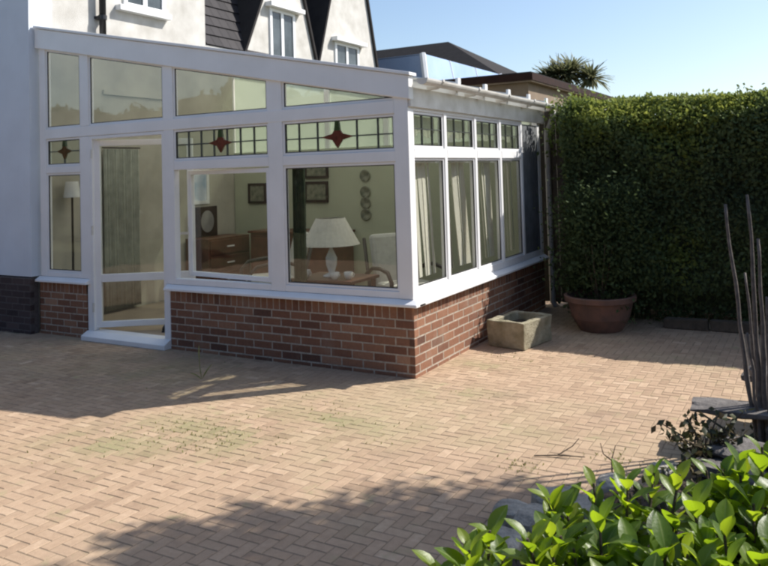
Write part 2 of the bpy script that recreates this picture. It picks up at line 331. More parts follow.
# ------------------------------------------------------------------ ground
bm = bmesh.new(); S = 900
v = [bm.verts.new(p) for p in ((-S, -S, -0.05), (S, -S, -0.05), (S, S, -0.05), (-S, S, -0.05))]; bm.faces.new(v)
tag(obj('terrain', bm, 'grassland'), kind='structure')
def driveway():
    V, F, T, MI = [], [], [], []
    X0, X1, Y0, Y1, s = -8.2, 5.0, -6.8, 4.1, 0.068
    V += [(X0, Y0, -0.0023), (X1, Y0, -0.0023), (X1, Y1, -0.0023), (X0, Y1, -0.0023)]; F.append((0, 1, 2, 3)); T.append(0.5); MI.append(1)
    nx, ny = int((X1-X0)/s), int((Y1-Y0)/s); rd = random.Random(3)
    for i in range(nx):
        for j in range(ny):
            k = (i-j) % 4
            if k == 0: w_, h_ = 2, 1
            elif k == 3: w_, h_ = 1, 2
            else: continue
            x, y = X0+i*s, Y0+j*s
            if x < -5.15 and y > -0.2: continue
            if -5 < x < -0.25 and 0.2 < y < 3.2: continue
            x1, y1 = x+w_*s, y+h_*s; g, c = 0.0026, 0.0052
            z = 0.0005*noise.noise(Vector((x*1.1, y*1.1, 0)))+rd.uniform(-0.0003, 0.0003)
            ta, tb = rd.uniform(-.0006, .0006), rd.uniform(-.0006, .0006); o = len(V)
            for xx, yy in ((x+g, y+g), (x1-g, y+g), (x1-g, y1-g), (x+g, y1-g)): V.append((xx, yy, -0.0019))
            for kk, (xx, yy) in enumerate(((x+c, y+c), (x1-c, y+c), (x1-c, y1-c), (x+c, y1-c))): V.append((xx, yy, z+(ta if xx > x+s*0.5*w_ else -ta)+(tb if kk > 1 else -tb)))
            t = min(1, max(0, rd.gauss(0.5, 0.13)))
            F.append((o+4, o+5, o+6, o+7)); 
            for a in range(4): b = (a+1) % 4; F.append((o+a, o+b, o+4+b, o+4+a))
            T += [t]*5; MI += [0]*5
    me = rawmesh('driveway', V, F, T, MI); ms = []
    cl = ((-0.75, -1.75, .55, 1.0), (-1.25, -2.15, .45, .8), (0.2, -1.2, .5, .55), (-0.3, -0.95, .5, .6), (0.45, -0.2, .4, .6), (0.3, .6, .35, .6), (-2.4, -.6, .9, .5), (1.2, -.8, .5, .35), (-1.9, -2.9, .5, .4))
    for p in me.polygons:
        c = p.center; q = sum(a*math.exp(-(((c.x-x)/r)**2+((c.y-y)/(r*.6))**2)) for x, y, r, a in cl)
        ms.append(max(0, min(1, q*(.55+1.1*noise.noise(Vector((c.x*4, c.y*4, 0)))+.5*noise.noise(Vector((c.x*14, c.y*14, 3)))))))
    a = me.attributes.new('moss', 'FLOAT', 'FACE'); a.data.foreach_set('value', ms)
    return tag(link('driveway', me, ['paver', 'joint']), kind='structure')
driveway()
# flower bed
bm = bmesh.new()
poly = [(1.75, -3.4), (1.62, -2.4), (1.66, -2.0), (2.0, -1.5), (2.50, -1.08), (2.70, -0.7), (2.74, 0.1), (2.82, 0.75), (4.9, 0.9), (4.9, -3.5)]
NB = 40
top = []
cx, cy = 3.3, -1.5
rings = []
for q in (1.0, 0.93, 0.8, 0.6, 0.35, 0.12):
    ring = []
    for i in range(len(poly)):
        a, b = Vector((*poly[i], 0)), Vector((*poly[(i+1) % len(poly)], 0))
        for k in range(6):
            p = a.lerp(b, k/6); x, y = cx+(p.x-cx)*q, cy+(p.y-cy)*q
            ring.append(bm.verts.new((x, y, -0.02 if q == 1.0 else 0.04+0.07*(1-q)+0.03*noise.noise(Vector((x*4, y*4, 0))))))
    rings.append(ring)
for A, B_ in zip(rings, rings[1:]):
    for k in range(len(A)): bm.faces.new((A[k], A[(k+1) % len(A)], B_[(k+1) % len(A)], B_[k]))
bm.faces.new(rings[-1])
tag(obj('flower_bed', bm, 'soil', smooth=True), kind='structure')

# ------------------------------------------------------------------ house
HX = -5.0; HY = -0.09
house = thing('house', 'white rendered house with steep pointed gables behind the glazed extension', 'house', (HX, HY, 0))
hp = lambda u, d, z: (u-HX, d-HY, z)
bm = bmesh.new(); box(bm, -10.5, HX, HY, HY+0.3, 0.66, 7.2, hp); obj('wall', bm, 'shaded_render', house)
bm = bmesh.new(); box(bm, -5.3, HX, HY+0.3, 2.75, 0.0, 7.2, hp)          # tall front section, flank
obj('wall', bm, 'render', house)
bm = bmesh.new(); box(bm, -5.3, HX-0.002, 2.75, 8.0, 0.0, 3.76, hp); obj('wall', bm, 'render', house)
bricks('brick_plinth', house, [(hp, -10.5, HX-0.006, -0.03, 9, HY-0.012, 0.645)], ['darkbrick', 'darkmortar'], top=False)
# gables: front face at HX, steep roofs running back
def gable(y0, y1, zb, tl, tr, zap):
    bm = bmesh.new()
    yl, yr = y0+(zap-zb)*tl, y1-(zap-zb)*tr
    prism(bm, [(y0, zb), (y1, zb), (yr, zap), (yl, zap)], 0, 0.25, lambda u, d, z: (-d, u-HY, z))
    obj('gable_wall', bm, 'render', house)
    for (a, b, sgn) in (((y0, zb), (yl, zap), -1), ((y1, zb), (yr, zap), 1)):
        # verge board, narrow and dark
        bm = bmesh.new()
        prism(bm, [(a[0]+sgn*0.003, a[1]), (a[0]+sgn*0.05, a[1]), (b[0]+sgn*0.05, b[1]), (b[0]+sgn*0.003, b[1])], -0.05, 3.2, lambda u, d, z: (-d, u-HY, z))
        obj('gable_roof', bm, 'felt', house)
gable(3.62, 5.53, 3.762, 0.47, 0.31, 6.3)
gable(5.60, 7.70, 3.762, 0.33, 0.235, 6.6)
# dark tiled main roof slope between the gables (rows of tiles)
def tiled_slope(name, parent, P0, along, up, nu, nv, du, dv, nrm, mat='slate_tile'):
    V, F, T = [], [], []; P0, along, up, nrm = map(Vector, (P0, along, up, nrm)); rd = random.Random(nu*nv)
    for j in range(nv):
        for i in range(nu):
            off = (0.5 if j % 2 else 0)*du
            a = max(0, i*du-off); b = min(nu*du, (i+1)*du-off-0.006)
            if b-a < 0.02: continue
            o = len(V); h0, h1 = 0.028, 0.008
            for (uu_, vv, h) in ((a, j*dv, h0), (b, j*dv, h0), (b, (j+1)*dv, h1), (a, (j+1)*dv, h1)): V.append(P0+along*uu_+up*vv+nrm*h)
            for (uu_, vv, h) in ((a, j*dv, 0), (b, j*dv, 0)): V.append(P0+along*uu_+up*vv+nrm*h)
            F.append((o, o+1, o+2, o+3)); F.append((o, o+4, o+5, o+1)); t = rd.random(); T += [t, t]
    me = rawmesh(name, V, F, T); return link(name, me, mat, parent)
ang = math.radians(62)
bm = bmesh.new()
prism(bm, [(0, 3.76), (-2.0, 3.76+2.0*math.tan(ang)), (-5, 3.76+2.0*math.tan(ang)), (-5, 3.76)], 2.76-HY, 8.0-HY, lambda u, d, z: (u-0.01, d, z))
obj('roof', bm, 'felt', house)
tiled_slope('roof_tiling', house, (-0.005, 2.765-HY, 3.765), (0, 1, 0), (-math.cos(ang), 0, math.sin(ang)), 29, 20, 0.18, 0.2, (math.sin(ang), 0, math.cos(ang)))
bm = bmesh.new()
prism(bm, [(0.35, 7.1), (-2.8, 9.0), (-5.9, 7.1)], -0.35, 3.1, lambda u, d, z: (u, d, z+0.1)); obj('roof', bm, 'felt', house)
def house_window(y0, y1, z0, z1, bars, hood=False, sill=True):
    """white window on the flank wall, with its frame standing in the wall face"""
    mp = lambda u, d, z: (-d, u-HY, z)
    bm = bmesh.new(); fw = 0.06
    for a, b, c, d in ((y0, y0+fw, z0, z1), (y1-fw, y1, z0, z1), (y0+fw, y1-fw, z0, z0+fw), (y0+fw, y1-fw, z1-fw, z1)): box(bm, a, b, -0.03, 0.05, c, d, mp)
    for q in bars: box(bm, q-0.035, q+0.035, -0.028, 0.05, z0+fw, z1-fw, mp)
    wdw = obj('window', bm, 'upvc', house, bevel=0.004)
    bm = bmesh.new(); box(bm, y0+fw, y1-fw, -0.008, 0.0, z0+fw, z1-fw, mp); g = obj('pane', bm, 'darkglass', wdw)
    if sill:
        bm = bmesh.new(); box(bm, y0-0.12, y1+0.05, -0.10, 0.05, z0-0.075, z0-0.001, mp); obj('sill', bm, 'upvc', wdw, bevel=0.006)
    if hood:
        bm = bmesh.new(); box(bm, y0-0.09, y1+0.16, -0.14, 0.05, z1+0.001, z1+0.08, mp); obj('hood', bm, 'upvc', wdw, bevel=0.006)
house_window(1.25, 1.96, 4.07, 5.2, [1.605])
house_window(4.24, 4.92, 3.30, 4.61, [4.57], hood=True)
house_window(6.15, 6.98, 3.30, 4.30, [6.56], hood=True)
bm = bmesh.new(); tube(bm, [(0.09, 0.86-HY, 3.56), (0.09, 0.86-HY, 7.0)], 0.042, 14); dp = obj('downpipe', bm, 'blackplastic', house, smooth=True)
for z in (3.82, 5.4):
    bm = bmesh.new(); box(bm, 0, 0.09, 0.80-HY, 0.92-HY, z, z+0.035); tube(bm, [(0.09, 0.86-HY, z-.01), (0.09, 0.86-HY, z+.045)], 0.053, 14); obj('pipe_bracket', bm, 'blackplastic', dp)
bm = bmesh.new(); prism(bm, [(5.50, 3.62), (5.63, 3.62), (5.68, 3.78), (5.45, 3.78)], -0.14, 0.0, lambda u, d, z: (-d, u-HY, z)); obj('hopper', bm, 'blackplastic', house)

# ------------------------------------------------------------------ glazed extension
con = thing('conservatory', 'white framed glazed lean-to on red brick dwarf walls at the corner of the house', 'conservatory')
ztop = lambda x: 2.57+0.2*-x
zpt = lambda x: 2.385+0.19*-x
L = 3.40
bricks('dwarf_wall', con, [(ident, -2.86, 0.0, -0.035, 7, 0.0, 0.598), (side, 0.0, L, -0.035, 7, 0.0, 0.598)], ['brick', 'mortar'])
bricks('dwarf_wall', con, [(ident, -4.98, -4.16, -0.035, 7, 0.0, 0.598)], ['brick', 'mortar'])
def sill(runs):
    bm = bmesh.new()
    for a in runs: prism(bm, *a)
    obj('window_sill', bm, 'upvc', con, bevel=0.005)
prof = [(-0.06, 0.602), (-0.06, 0.625), (0.0, 0.66), (0.11, 0.66), (0.11, 0.602)]     # (depth, z)
yz = lambda u, d, z: (d, u, z)
sill([(prof, -2.90, 0.06, yz)]); sill([(prof, -4.985, -4.10, yz)])
sill([([(-a, z) for a, z in prof], 0.001, L+0.03, lambda u, d, z: (u, d, z))])
# front frame
bm = bmesh.new()
def post(x0, x1, z0): prism(bm, [(x0, z0), (x1, z0), (x1, zpt(x1)+0.02), (x0, zpt(x0)+0.02)], 0.0, 0.075)
post(-4.95, -4.84, 0.662); post(-4.23, -4.09, 2.367); post(-4.24, -4.07, 0.662) if False else None
prism(bm, [(-4.24, 0.662), (-4.08, 0.662), (-4.08, 2.248), (-4.24, 2.248)], 0.0, 0.075)
prism(bm, [(-4.14, 0.09), (-4.08, 0.09), (-4.08, 0.6615), (-4.14, 0.6615)], 0.0, 0.075)
post(-2.78-0.14, -2.78, 0.662); prism(bm, [(-2.92, 0.09), (-2.865, 0.09), (-2.865, 0.6615), (-2.92, 0.6615)], 0.0, 0.075)
post(-1.53, -1.36, 0.662)
box(bm, -4.84, -0.135, -0.003, 0.074, 2.25, 2.366)
box(bm, -4.84, -4.24, 0.001, 0.074, 1.85, 1.93)
box(bm, -2.78, -1.53, 0.001, 0.074, 1.835, 1.93); box(bm, -1.36, -0.135, 0.001, 0.074, 1.835, 1.93)
box(bm, -4.84, -4.24, 0.001, 0.074, 0.662, 0.715); box(bm, -2.78, -1.53, 0.001, 0.074, 0.662, 0.722); box(bm, -1.36, -0.135, 0.001, 0.074, 0.662, 0.722)
obj('front_frame', bm, 'upvc', con, bevel=0.006)
bm = bmesh.new(); box(bm, -0.135, 0.002, -0.006, 0.06, 0.662, 2.42); obj('corner_post', bm, 'upvc', con, bevel=0.006)
# sloping fascia
bm = bmesh.new(); prism(bm, [(-4.985, zpt(-4.985)), (0.03, zpt(0.03)-0.02), (0.03, ztop(0.03)), (-4.985, ztop(-4.985))], -0.03, 0.055); 
fa = obj('fascia', bm, 'upvc', con, bevel=0.008)
bm = bmesh.new(); prism(bm, [(-4.985, ztop(-4.985)+.002), (0.05, ztop(0.05)+.002), (0.05, ztop(0.05)+0.03), (-4.985, ztop(-4.985)+0.03)], -0.05, 0.08); obj('capping', bm, 'upvc', fa, bevel=0.004)
# side frame
MY = [(0.061, 0.10), (0.69, 0.745), (1.385, 1.437), (2.055, 2.107), (2.715, 2.767), (3.30, 3.40)]
bm = bmesh.new()
for a, b in MY: box(bm, a, b, 0.0, 0.07, 0.662, 2.415, side)
for k_, ((a, b), (c, d)) in enumerate(zip(MY, MY[1:])):
    box(bm, b, c, 0.001, 0.069, 0.662, 0.735, side)
    if k_ < 4: box(bm, b, c, -0.002, 0.069, 1.862, 1.948, side); box(bm, b, c, 0.001, 0.069, 2.27, 2.415, side)
obj('side_frame', bm, 'upvc', con, bevel=0.005)
bm = bmesh.new(); box(bm, -0.0, L+0.1, -0.028, -0.004, 2.30, 2.47, side); obj('eaves_board', bm, 'gutterwhite', con, bevel=0.004)
# gutter (half-round trough) with brackets and stand-up rafter caps
bm = bmesh.new(); NS = 10; gx, gz, gr = 0.135, 2.535, 0.055
A = []
for y in (0.02, L+0.28):
    A.append([[bm.verts.new((gx+rd_*math.cos(math.pi+math.pi*k/NS), y, gz+rd_*math.sin(math.pi+math.pi*k/NS))) for k in range(NS+1)] for rd_ in (gr, gr-0.008)])
for k in range(NS):
    for q in (0, 1): bm.faces.new((A[0][q][k], A[0][q][k+1], A[1][q][k+1], A[1][q][k]))
for k in (0, NS): bm.faces.new((A[0][0][k], A[1][0][k], A[1][1][k], A[0][1][k]))
for e in (0, 1): bm.faces.new(A[e][0])
gut = obj('gutter', bm, 'gutterwhite', con, smooth=False)
for y in np.arange(0.3, 3.6, 0.8):
    bm = bmesh.new()
    prism(bm, [(0.03, 2.46), (gx, gz-gr-0.014), (gx+gr+0.008, gz-0.01), (gx+gr+0.008, gz+0.012), (gx+gr+0.001, gz+0.012), (gx+gr+0.001, gz-0.01), (gx, gz-gr-0.003), (0.03, 2.50)], y, y+0.03, lambda u, d, z: (u, d, z)); obj('gutter_bracket', bm, 'gutterwhite', gut)
bm = bmesh.new(); tube(bm, [(gx, 3.55, 2.47), (gx, 3.55, 2.40), (0.10, 3.52, 2.28), (0.06, 3.50, 2.2), (0.06, 3.50, 0.06), (0.12, 3.46, 0.0)], 0.036, 12); obj('downpipe', bm, 'greyplastic', con, smooth=True)
# roof
bm = bmesh.new(); xa, xb = 0.10, -4.985
bm.faces.new([bm.verts.new(p) for p in ((xa, 0.082, ztop(xa)-0.01), (xa, L+0.12, ztop(xa)-0.01), (xb, L+0.12, ztop(xb)-0.01), (xb, 0.082, ztop(xb)-0.01))]); roof = obj('roof', bm, 'polycarb', con)
for y in np.linspace(0.78, 3.35, 5):
    bm = bmesh.new(); prism(bm, [(xa, ztop(xa)-0.10), (xa, ztop(xa)+0.025), (xb, ztop(xb)+0.025), (xb, ztop(xb)-0.10)], y-0.025, y+0.025); obj('rafter', bm, 'upvc', roof)
    bm = bmesh.new(); box(bm, 0.102, 0.13, y-0.03, y+0.03, ztop(xa)-0.05, ztop(xa)+0.06); obj('rafter_cap', bm, 'upvc', roof)
# back wall and floor
bm = bmesh.new(); box(bm, -4.985, -0.07, L-0.1, L-0.001, 0.602, 2.12); box(bm, -4.985, -0.11, L-0.1, L-0.001, 0.0, 0.602); obj('back_wall', bm, 'insidegreen', con)
bm = bmesh.new(); box(bm, -4.997, -4.986, 0.12, L-0.11, 0.06, 3.45); obj('inner_wall', bm, 'plaster', con)
bm = bmesh.new()
prism(bm, [(-4.985, 2.122), (-0.07, 2.122), (-0.07, zpt(-0.07)), (-4.985, zpt(-4.985))], L-0.05, L-0.04); bw = obj('back_glazing', bm, 'obscure', con)
for x in (-4.2, -3.2, -2.2, -1.2):
    bm = bmesh.new(); prism(bm, [(x-.04, 2.122), (x+.04, 2.122), (x+.04, zpt(x+.04)), (x-.04, zpt(x-.04))], L-0.09, L-0.02); obj('glazing_bar', bm, 'upvc', bw)
bm = bmesh.new(); box(bm, -4.985, -0.115, 0.112, L-0.101, -0.02, 0.06); obj('floor', bm, 'floortile', con)
bm = bmesh.new(); box(bm, -4.985, -4.955, 0.9, 2.1, 2.86, 2.92); obj('wall_plate', bm, 'plaster', con)

def window(mp, u0, u1, z0, z1, d=0.012, glass='glass', bead=0.022, ztl=None, ztr=None, parent=con, name='window'):
    """fixed light: bead ring and pane; sloping head when ztl/ztr are given"""
    ztl = ztl or z1; ztr = ztr or z1; bm = bmesh.new(); b = bead
    sl_ = (ztr-ztl)/(u1-u0)
    prism(bm, [(u0, z0), (u0+b, z0), (u0+b, ztl+sl_*b), (u0, ztl)], d, d+0.04, mp)
    prism(bm, [(u1-b, z0), (u1, z0), (u1, ztr), (u1-b, ztr-sl_*b)], d, d+0.04, mp)
    prism(bm, [(u0+b, z0), (u1-b, z0), (u1-b, z0+b), (u0+b, z0+b)], d+.001, d+0.04, mp)
    prism(bm, [(u0+b, ztl+sl_*b-b), (u1-b, ztr-sl_*b-b), (u1-b, ztr-sl_*b), (u0+b, ztl+sl_*b)], d+.001, d+0.04, mp)
    wd = obj(name, bm, 'upvc', parent, bevel=0.003)
    bm = bmesh.new(); prism(bm, [(u0+b, z0+b), (u1-b, z0+b), (u1-b, ztr-sl_*b-b), (u0+b, ztl+sl_*b-b)], d+0.016, d+0.022, mp)
    obj('pane', bm, glass, wd)
    bm = bmesh.new(); q = 0.008; e0, e1 = u0+b, u1-b; zl, zr = ztl+sl_*b-b, ztr-sl_*b-b
    prism(bm, [(e0, z0+b), (e0+q, z0+b), (e0+q, zl), (e0, zl)], d+0.004, d+0.015, mp); prism(bm, [(e1-q, z0+b), (e1, z0+b), (e1, zr), (e1-q, zr)], d+0.004, d+0.015, mp)
    prism(bm, [(e0+q, z0+b), (e1-q, z0+b), (e1-q, z0+b+q), (e0+q, z0+b+q)], d+0.0045, d+0.015, mp); prism(bm, [(e0+q, zl-q), (e1-q, zr-q), (e1-q, zr), (e0+q, zl)], d+0.0045, d+0.015, mp)
    obj('seal', bm, 'blackplastic', wd); return wd
def leads(wd, mp, u0, u1, z0, z1, us, zs, motif=None, mat='redglass', d=0.02, th=0.011):
    bm = bmesh.new()
    for u in us: box(bm, u-th/2, u+th/2, d, d+0.02, z0, z1, mp)
    for z in zs: box(bm, u0, u1, d+0.001, d+0.019, z-th/2, z+th/2, mp)
    for a, b, c, e in ((u0, u0+th, z0, z1), (u1-th, u1, z0, z1), (u0, u1, z0, z0+th), (u0, u1, z1-th, z1)): box(bm, a, b, d+0.002, d+0.018, c, e, mp)
    obj('lead_came', bm, 'lead', wd)
    if motif:
        cu, cz, w_, h_ = motif; bm = bmesh.new()
        pts = []
        for k in range(8):
            a = math.pi/4*k; q = 1.0 if k % 2 == 0 else 0.42
            pts.append((cu+w_*q*math.cos(a), cz+h_*q*math.sin(a)))
        prism(bm, pts, d-0.002, d+0.022, mp); obj('flower_motif', bm, mat, wd)
        bm = bmesh.new()
        prism(bm, [(cu-0.03, cz+h_*0.55), (cu+0.03, cz+h_*0.55), (cu+0.018, z1-0.005), (cu-0.018, z1-0.005)], d-0.004, d+0.023, mp); obj('stem_motif', bm, 'greenglass', wd)
# front: upper sloping lights
for u0, u1 in ((-4.84, -4.23), (-4.09, -2.92), (-2.78, -1.53), (-1.36, -0.135)): window(ident, u0, u1, 2.367, 0, ztl=zpt(u0), ztr=zpt(u1))
# leaded lights
wd = window(ident, -4.84, -4.24, 1.931, 2.249, glass='leaded_glass'); leads(wd, ident, -4.82, -4.26, 1.95, 2.23, [-4.54], [2.1], (-4.54, 2.1, 0.13, 0.10), 'brownglass')
wd = window(ident, -2.78, -1.53, 1.931, 2.249, glass='leaded_glass'); leads(wd, ident, -2.76, -1.55, 1.95, 2.23, list(np.linspace(-2.76, -1.55, 8)[1:-1]), [2.09], (-2.155, 2.09, 0.16, 0.098))
wd = window(ident, -1.36, -0.135, 1.931, 2.249, glass='leaded_glass'); leads(wd, ident, -1.34, -0.155, 1.95, 2.23, [-1.18, -0.97, -0.54, -0.32], [2.08], (-0.75, 2.08, 0.175, 0.10))
# lower lights
window(ident, -4.84, -4.24, 0.716, 1.849); window(ident, -1.36, -0.135, 0.723, 1.834)
# opening casement, hinged on the right and ajar inwards
cs = bpy.data.objects.new('window', None)
def hinged(name, hx, hy, rz, w_, z0, z1, fw, sgn, rail=None):
    """leaf built from its hinge: runs along sgn*x"""
    mp = lambda u, d, z: (hx+(sgn*u)*math.cos(rz)-d*math.sin(rz), hy+(sgn*u)*math.sin(rz)+d*math.cos(rz), z)
    bm = bmesh.new()
    box(bm, 0, fw, 0, 0.05, z0, z1, mp); box(bm, w_-fw, w_, 0, 0.05, z0, z1, mp); box(bm, fw, w_-fw, 0.001, 0.049, z0, z0+fw, mp); box(bm, fw, w_-fw, 0.001, 0.049, z1-fw, z1, mp)
    if rail: box(bm, fw, w_-fw, 0.001, 0.049, rail, rail+0.085, mp)
    o = obj(name, bm, 'upvc', con, bevel=0.004)
    zz = [(z0+fw, z1-fw)] if not rail else [(z0+fw, rail), (rail+0.085, z1-fw)]
    for a, b in zz:
        bm = bmesh.new(); box(bm, fw, w_-fw, 0.02, 0.026, a, b, mp); obj('pane', bm, 'glass', o)
    return o, mp
hinged('casement_window', -1.535, 0.014, math.radians(-6), 1.20, 0.735, 1.825, 0.045, -1)
door, dmp = hinged('door', -4.05, 0.03, math.radians(33), 1.08, 0.12, 2.20, 0.065, 1, rail=0.62)
for z in (.3, 1.15, 2.0):
    bm = bmesh.new(); tube(bm, [(-4.052, .002, z), (-4.052, .002, z+.1)], .011, 8); obj('hinge', bm, 'gutterwhite', door)
bm = bmesh.new(); box(bm, 1.03, 1.05, -0.04, 0, 1.1, 1.2, dmp); box(bm, 0.93, 1.05, -0.055, -0.035, 1.12, 1.145, dmp); obj('door_handle', bm, 'gutterwhite', door)
bm = bmesh.new()
box(bm, -4.08, -4.045, 0.003, 0.072, 0.095, 2.248); box(bm, -2.955, -2.92, 0.003, 0.072, 0.095, 2.248); box(bm, -4.045, -2.955, 0.003, 0.072, 2.213, 2.248)
obj('door_frame', bm, 'upvc', con, bevel=0.004)
bm = bmesh.new(); prism(bm, [(-0.09, 0.0), (-0.09, 0.05), (-0.01, 0.092), (0.12, 0.092), (0.12, 0.0)], -4.15, -2.865, yz); obj('threshold', bm, 'upvc', con, bevel=0.005)
# side windows
bm = bmesh.new()
for k in range(7):
    y = 2.768+k*.076; box(bm, y, min(y+.071, 3.299), 0.004, 0.03, 0.737, 2.268, side)
box(bm, 2.768, 3.299, 0.031, 0.05, 0.737, 2.268, side); obj('side_panel', bm, 'greypanel', con)
for (a, b), (c, d) in zip(MY[:5], MY[1:5]):
    window(side, b, c, 0.736, 1.861, bead=0.02)
    wd = window(side, b, c, 1.949, 2.269, glass='leaded_glass')
    leads(wd, side, b+0.02, c-0.02, 1.97, 2.25, list(np.linspace(b, c, 4)[1:-1]), [2.12], th=0.007)

# ------------------------------------------------------------------ inside the extension
def blind(y0, y1, lean, label, gap=0):
    t = thing('vertical_blind', label, 'blind', (-0.13, y0, 1.85), 0, 'vertical blinds inside the sunlit side windows')
    bm = bmesh.new(); box(bm, -0.02, 0.02, 0.02, y1-y0-0.02, -0.03, 0.0); obj('head_rail', bm, 'upvc', t)
    n = int((y1-y0)/0.085); bm = bmesh.new(); rd = random.Random(int(y0*100))
    for i in range(gap, n):
        y = 0.05+i*0.085; a = math.radians(rd.uniform(-42, 12)); dx, dy = 0.044*math.sin(a), 0.044*math.cos(a); ln = lean*rd.uniform(0.5, 1.4)
        p = [(-dx, y-dy, -0.03), (dx, y+dy, -0.03), (dx, y+dy+ln, -1.06), (-dx, y-dy+ln, -1.06)]
        q = [(x+0.0015, yy, z) for x, yy, z in p]
        vs = [bm.verts.new(c) for c in p+q]
        for fc in BXF: bm.faces.new([vs[k] for k in fc])
    obj('slats', bm, 'linen', t)
names = ['side window nearest the white corner post', 'second side window from the white corner post', 'third side window from the white corner post', 'fourth side window from the white corner post', 'shaded side window nearest the grey downpipe']
for ((a, b), (c, d)), nm, ln, gp in zip(zip(MY[:4], MY[1:5]), names, (0.10, 0.13, 0.11, 0.04, 0.0), (1, 1, 1, 1, 0)):
    blind(b, c, ln, 'cream vertical blind in the ' + nm, gp)

for (a, b), (c, d), nm in zip(MY[:4], MY[1:5], ('nearest the white corner post', 'second from the white corner post', 'third from the white corner post', 'fourth from the white corner post')):
    t = thing('net_valance', 'short scalloped net valance in the upper side light ' + nm, 'valance', (-0.10, b, 2.24), 0, 'net valances behind the upper side lights')
    bm = bmesh.new(); n = 24; A = []
    for row in (0, 1): A.append([bm.verts.new((.008*math.sin(k*1.7), .01+(c-b-.02)*k/n, -row*(.13+.06*abs(math.sin(math.pi*k/12))))) for k in range(n+1)])
    for k in range(n): bm.faces.new((A[0][k], A[0][k+1], A[1][k+1], A[1][k]))
    o = obj('net', bm, 'linen', t); m = o.modifiers.new('thick', 'SOLIDIFY'); m.thickness = .002
t = thing('side_table', 'small dark wooden table carrying the white lamp inside the front window', 'table', (-1.36, 0.80, 0.06))
bm = bmesh.new(); box(bm, -0.38, 0.38, -0.26, 0.26, 0.60, 0.63); obj('tabletop', bm, 'wood', t, bevel=0.006)
for sx in (-1, 1):
    for sy in (-1, 1):
        bm = bmesh.new(); tube(bm, [(sx*.33, sy*.21, 0), (sx*.33, sy*.21, 0.599)], [0.018, 0.028], 10); obj('leg', bm, 'wood', t)
t = thing('table_lamp', 'table lamp with wide white sloping shade behind the large front window', 'lamp', (-1.40, 0.80, 0.691))
bm = bmesh.new(); lathe(bm, [(0.0, 0), (0.09, 0.0), (0.09, 0.015), (0.03, 0.04), (0.055, 0.12), (0.06, 0.19), (0.02, 0.28), (0.012, 0.38)], seg=24); obj('lamp_base', bm, 'china', t, smooth=True)
bm = bmesh.new(); lathe(bm, [(0.30, 0.325), (0.15, 0.60), (0.146, 0.60), (0.296, 0.325), (0.30, 0.325)], seg=28)
bmesh.ops.remove_doubles(bm, verts=bm.verts, dist=1e-5); obj('lamp_shade', bm, 'linen', t)
for i, (x, y, nm) in enumerate(((-1.62, 0.66, 'small white cup left of the lamp base on the dark table'), (-1.10, 0.66, 'small white cup right of the lamp base on the dark table'), (-1.22, 0.60, 'white cup nearest the glass on the dark lamp table'))):
    t = thing('cup', nm, 'cup', (x, y, 0.691), i, 'white crockery on the lamp table')
    bm = bmesh.new(); lathe(bm, [(0.0, 0), (0.025, 0), (0.042, 0.035), (0.045, 0.075), (0.041, 0.075), (0.038, 0.035), (0.0, 0.008)], seg=20); obj('bowl', bm, 'china', t, smooth=True)
    bm = bmesh.new(); tube(bm, [(0.043+0.022*math.sin(a), 0, 0.042+0.022*math.cos(a)) for a in np.linspace(0, math.pi, 8)], 0.004, 6); obj('handle', bm, 'china', t)
def armchair(loc, rz, label):
    t = thing('armchair', label, 'armchair', loc, rz, 'armchairs inside the glazed extension')
    bm = bmesh.new(); box(bm, -.28, .28, -.26, .28, .36, .48); obj('seat_cushion', bm, 'cushion', t, bevel=0.05)
    bm = bmesh.new(); prism(bm, [(.22, .42), (.34, .42), (.48, .98), (.37, 1.0)], -.27, .27, lambda u, d, z: (d, u, z)); obj('back_cushion', bm, 'cushion', t, bevel=0.045)
    bm = bmesh.new(); box(bm, -.30, .30, -.28, .34, .30, .355); obj('seat_frame', bm, 'darkwood', t, bevel=0.008)
    for sx in (-1, 1):
        bm = bmesh.new(); tube(bm, [(sx*.33, -.28, 0), (sx*.33, -.30, .30), (sx*.33, -.29, .54), (sx*.33, -.2, .63), (sx*.33, 0, .655), (sx*.33, .2, .64), (sx*.33, .38, .56)], 0.022, 10); obj('armrest', bm, 'darkwood', t, smooth=True)
        bm = bmesh.new(); tube(bm, [(sx*.31, .34, 0), (sx*.31, .32, .3), (sx*.31, .48, .95)], 0.02, 10); obj('leg', bm, 'darkwood', t, smooth=True)
armchair((-0.92, 1.55, 0.06), math.radians(55), 'grey cushioned chair with dark bent-wood arms right of the white lamp')
armchair((-2.85, 1.55, 0.06), math.radians(-40), 'pale cushioned chair behind the half-open casement window')
t = thing('sideboard', 'dark brown wooden sideboard along the back wall behind the lamp', 'sideboard', (-3.5, 3.03, 0.06))
bm = bmesh.new(); box(bm, -.75, .75, -.22, .22, 0.08, 0.86); obj('carcass', bm, 'wood', t, bevel=0.004)
bm = bmesh.new(); box(bm, -.78, .78, -.25, .23, 0.861, 0.895); obj('top', bm, 'wood', t, bevel=0.006)
for x in (-.49, 0, .49):
    bm = bmesh.new(); box(bm, x-.22, x+.22, -.24, -.2205, .14, .80); dd = obj('door', bm, 'wood', t, bevel=0.004)
    bm = bmesh.new(); bmesh.ops.create_uvsphere(bm, u_segments=10, v_segments=8, radius=.016, matrix=Matrix.Translation((x+.16, -.252, .5))); obj('knob', bm, 'china', dd)
t = thing('chest', 'reddish wooden chest of drawers against the house wall seen through the casement', 'chest', (-4.72, 2.62, 0.06), math.radians(90))
bm = bmesh.new(); box(bm, -.40, .45, -.22, .22, 0.06, 0.82); obj('carcass', bm, 'wood', t, bevel=0.004)
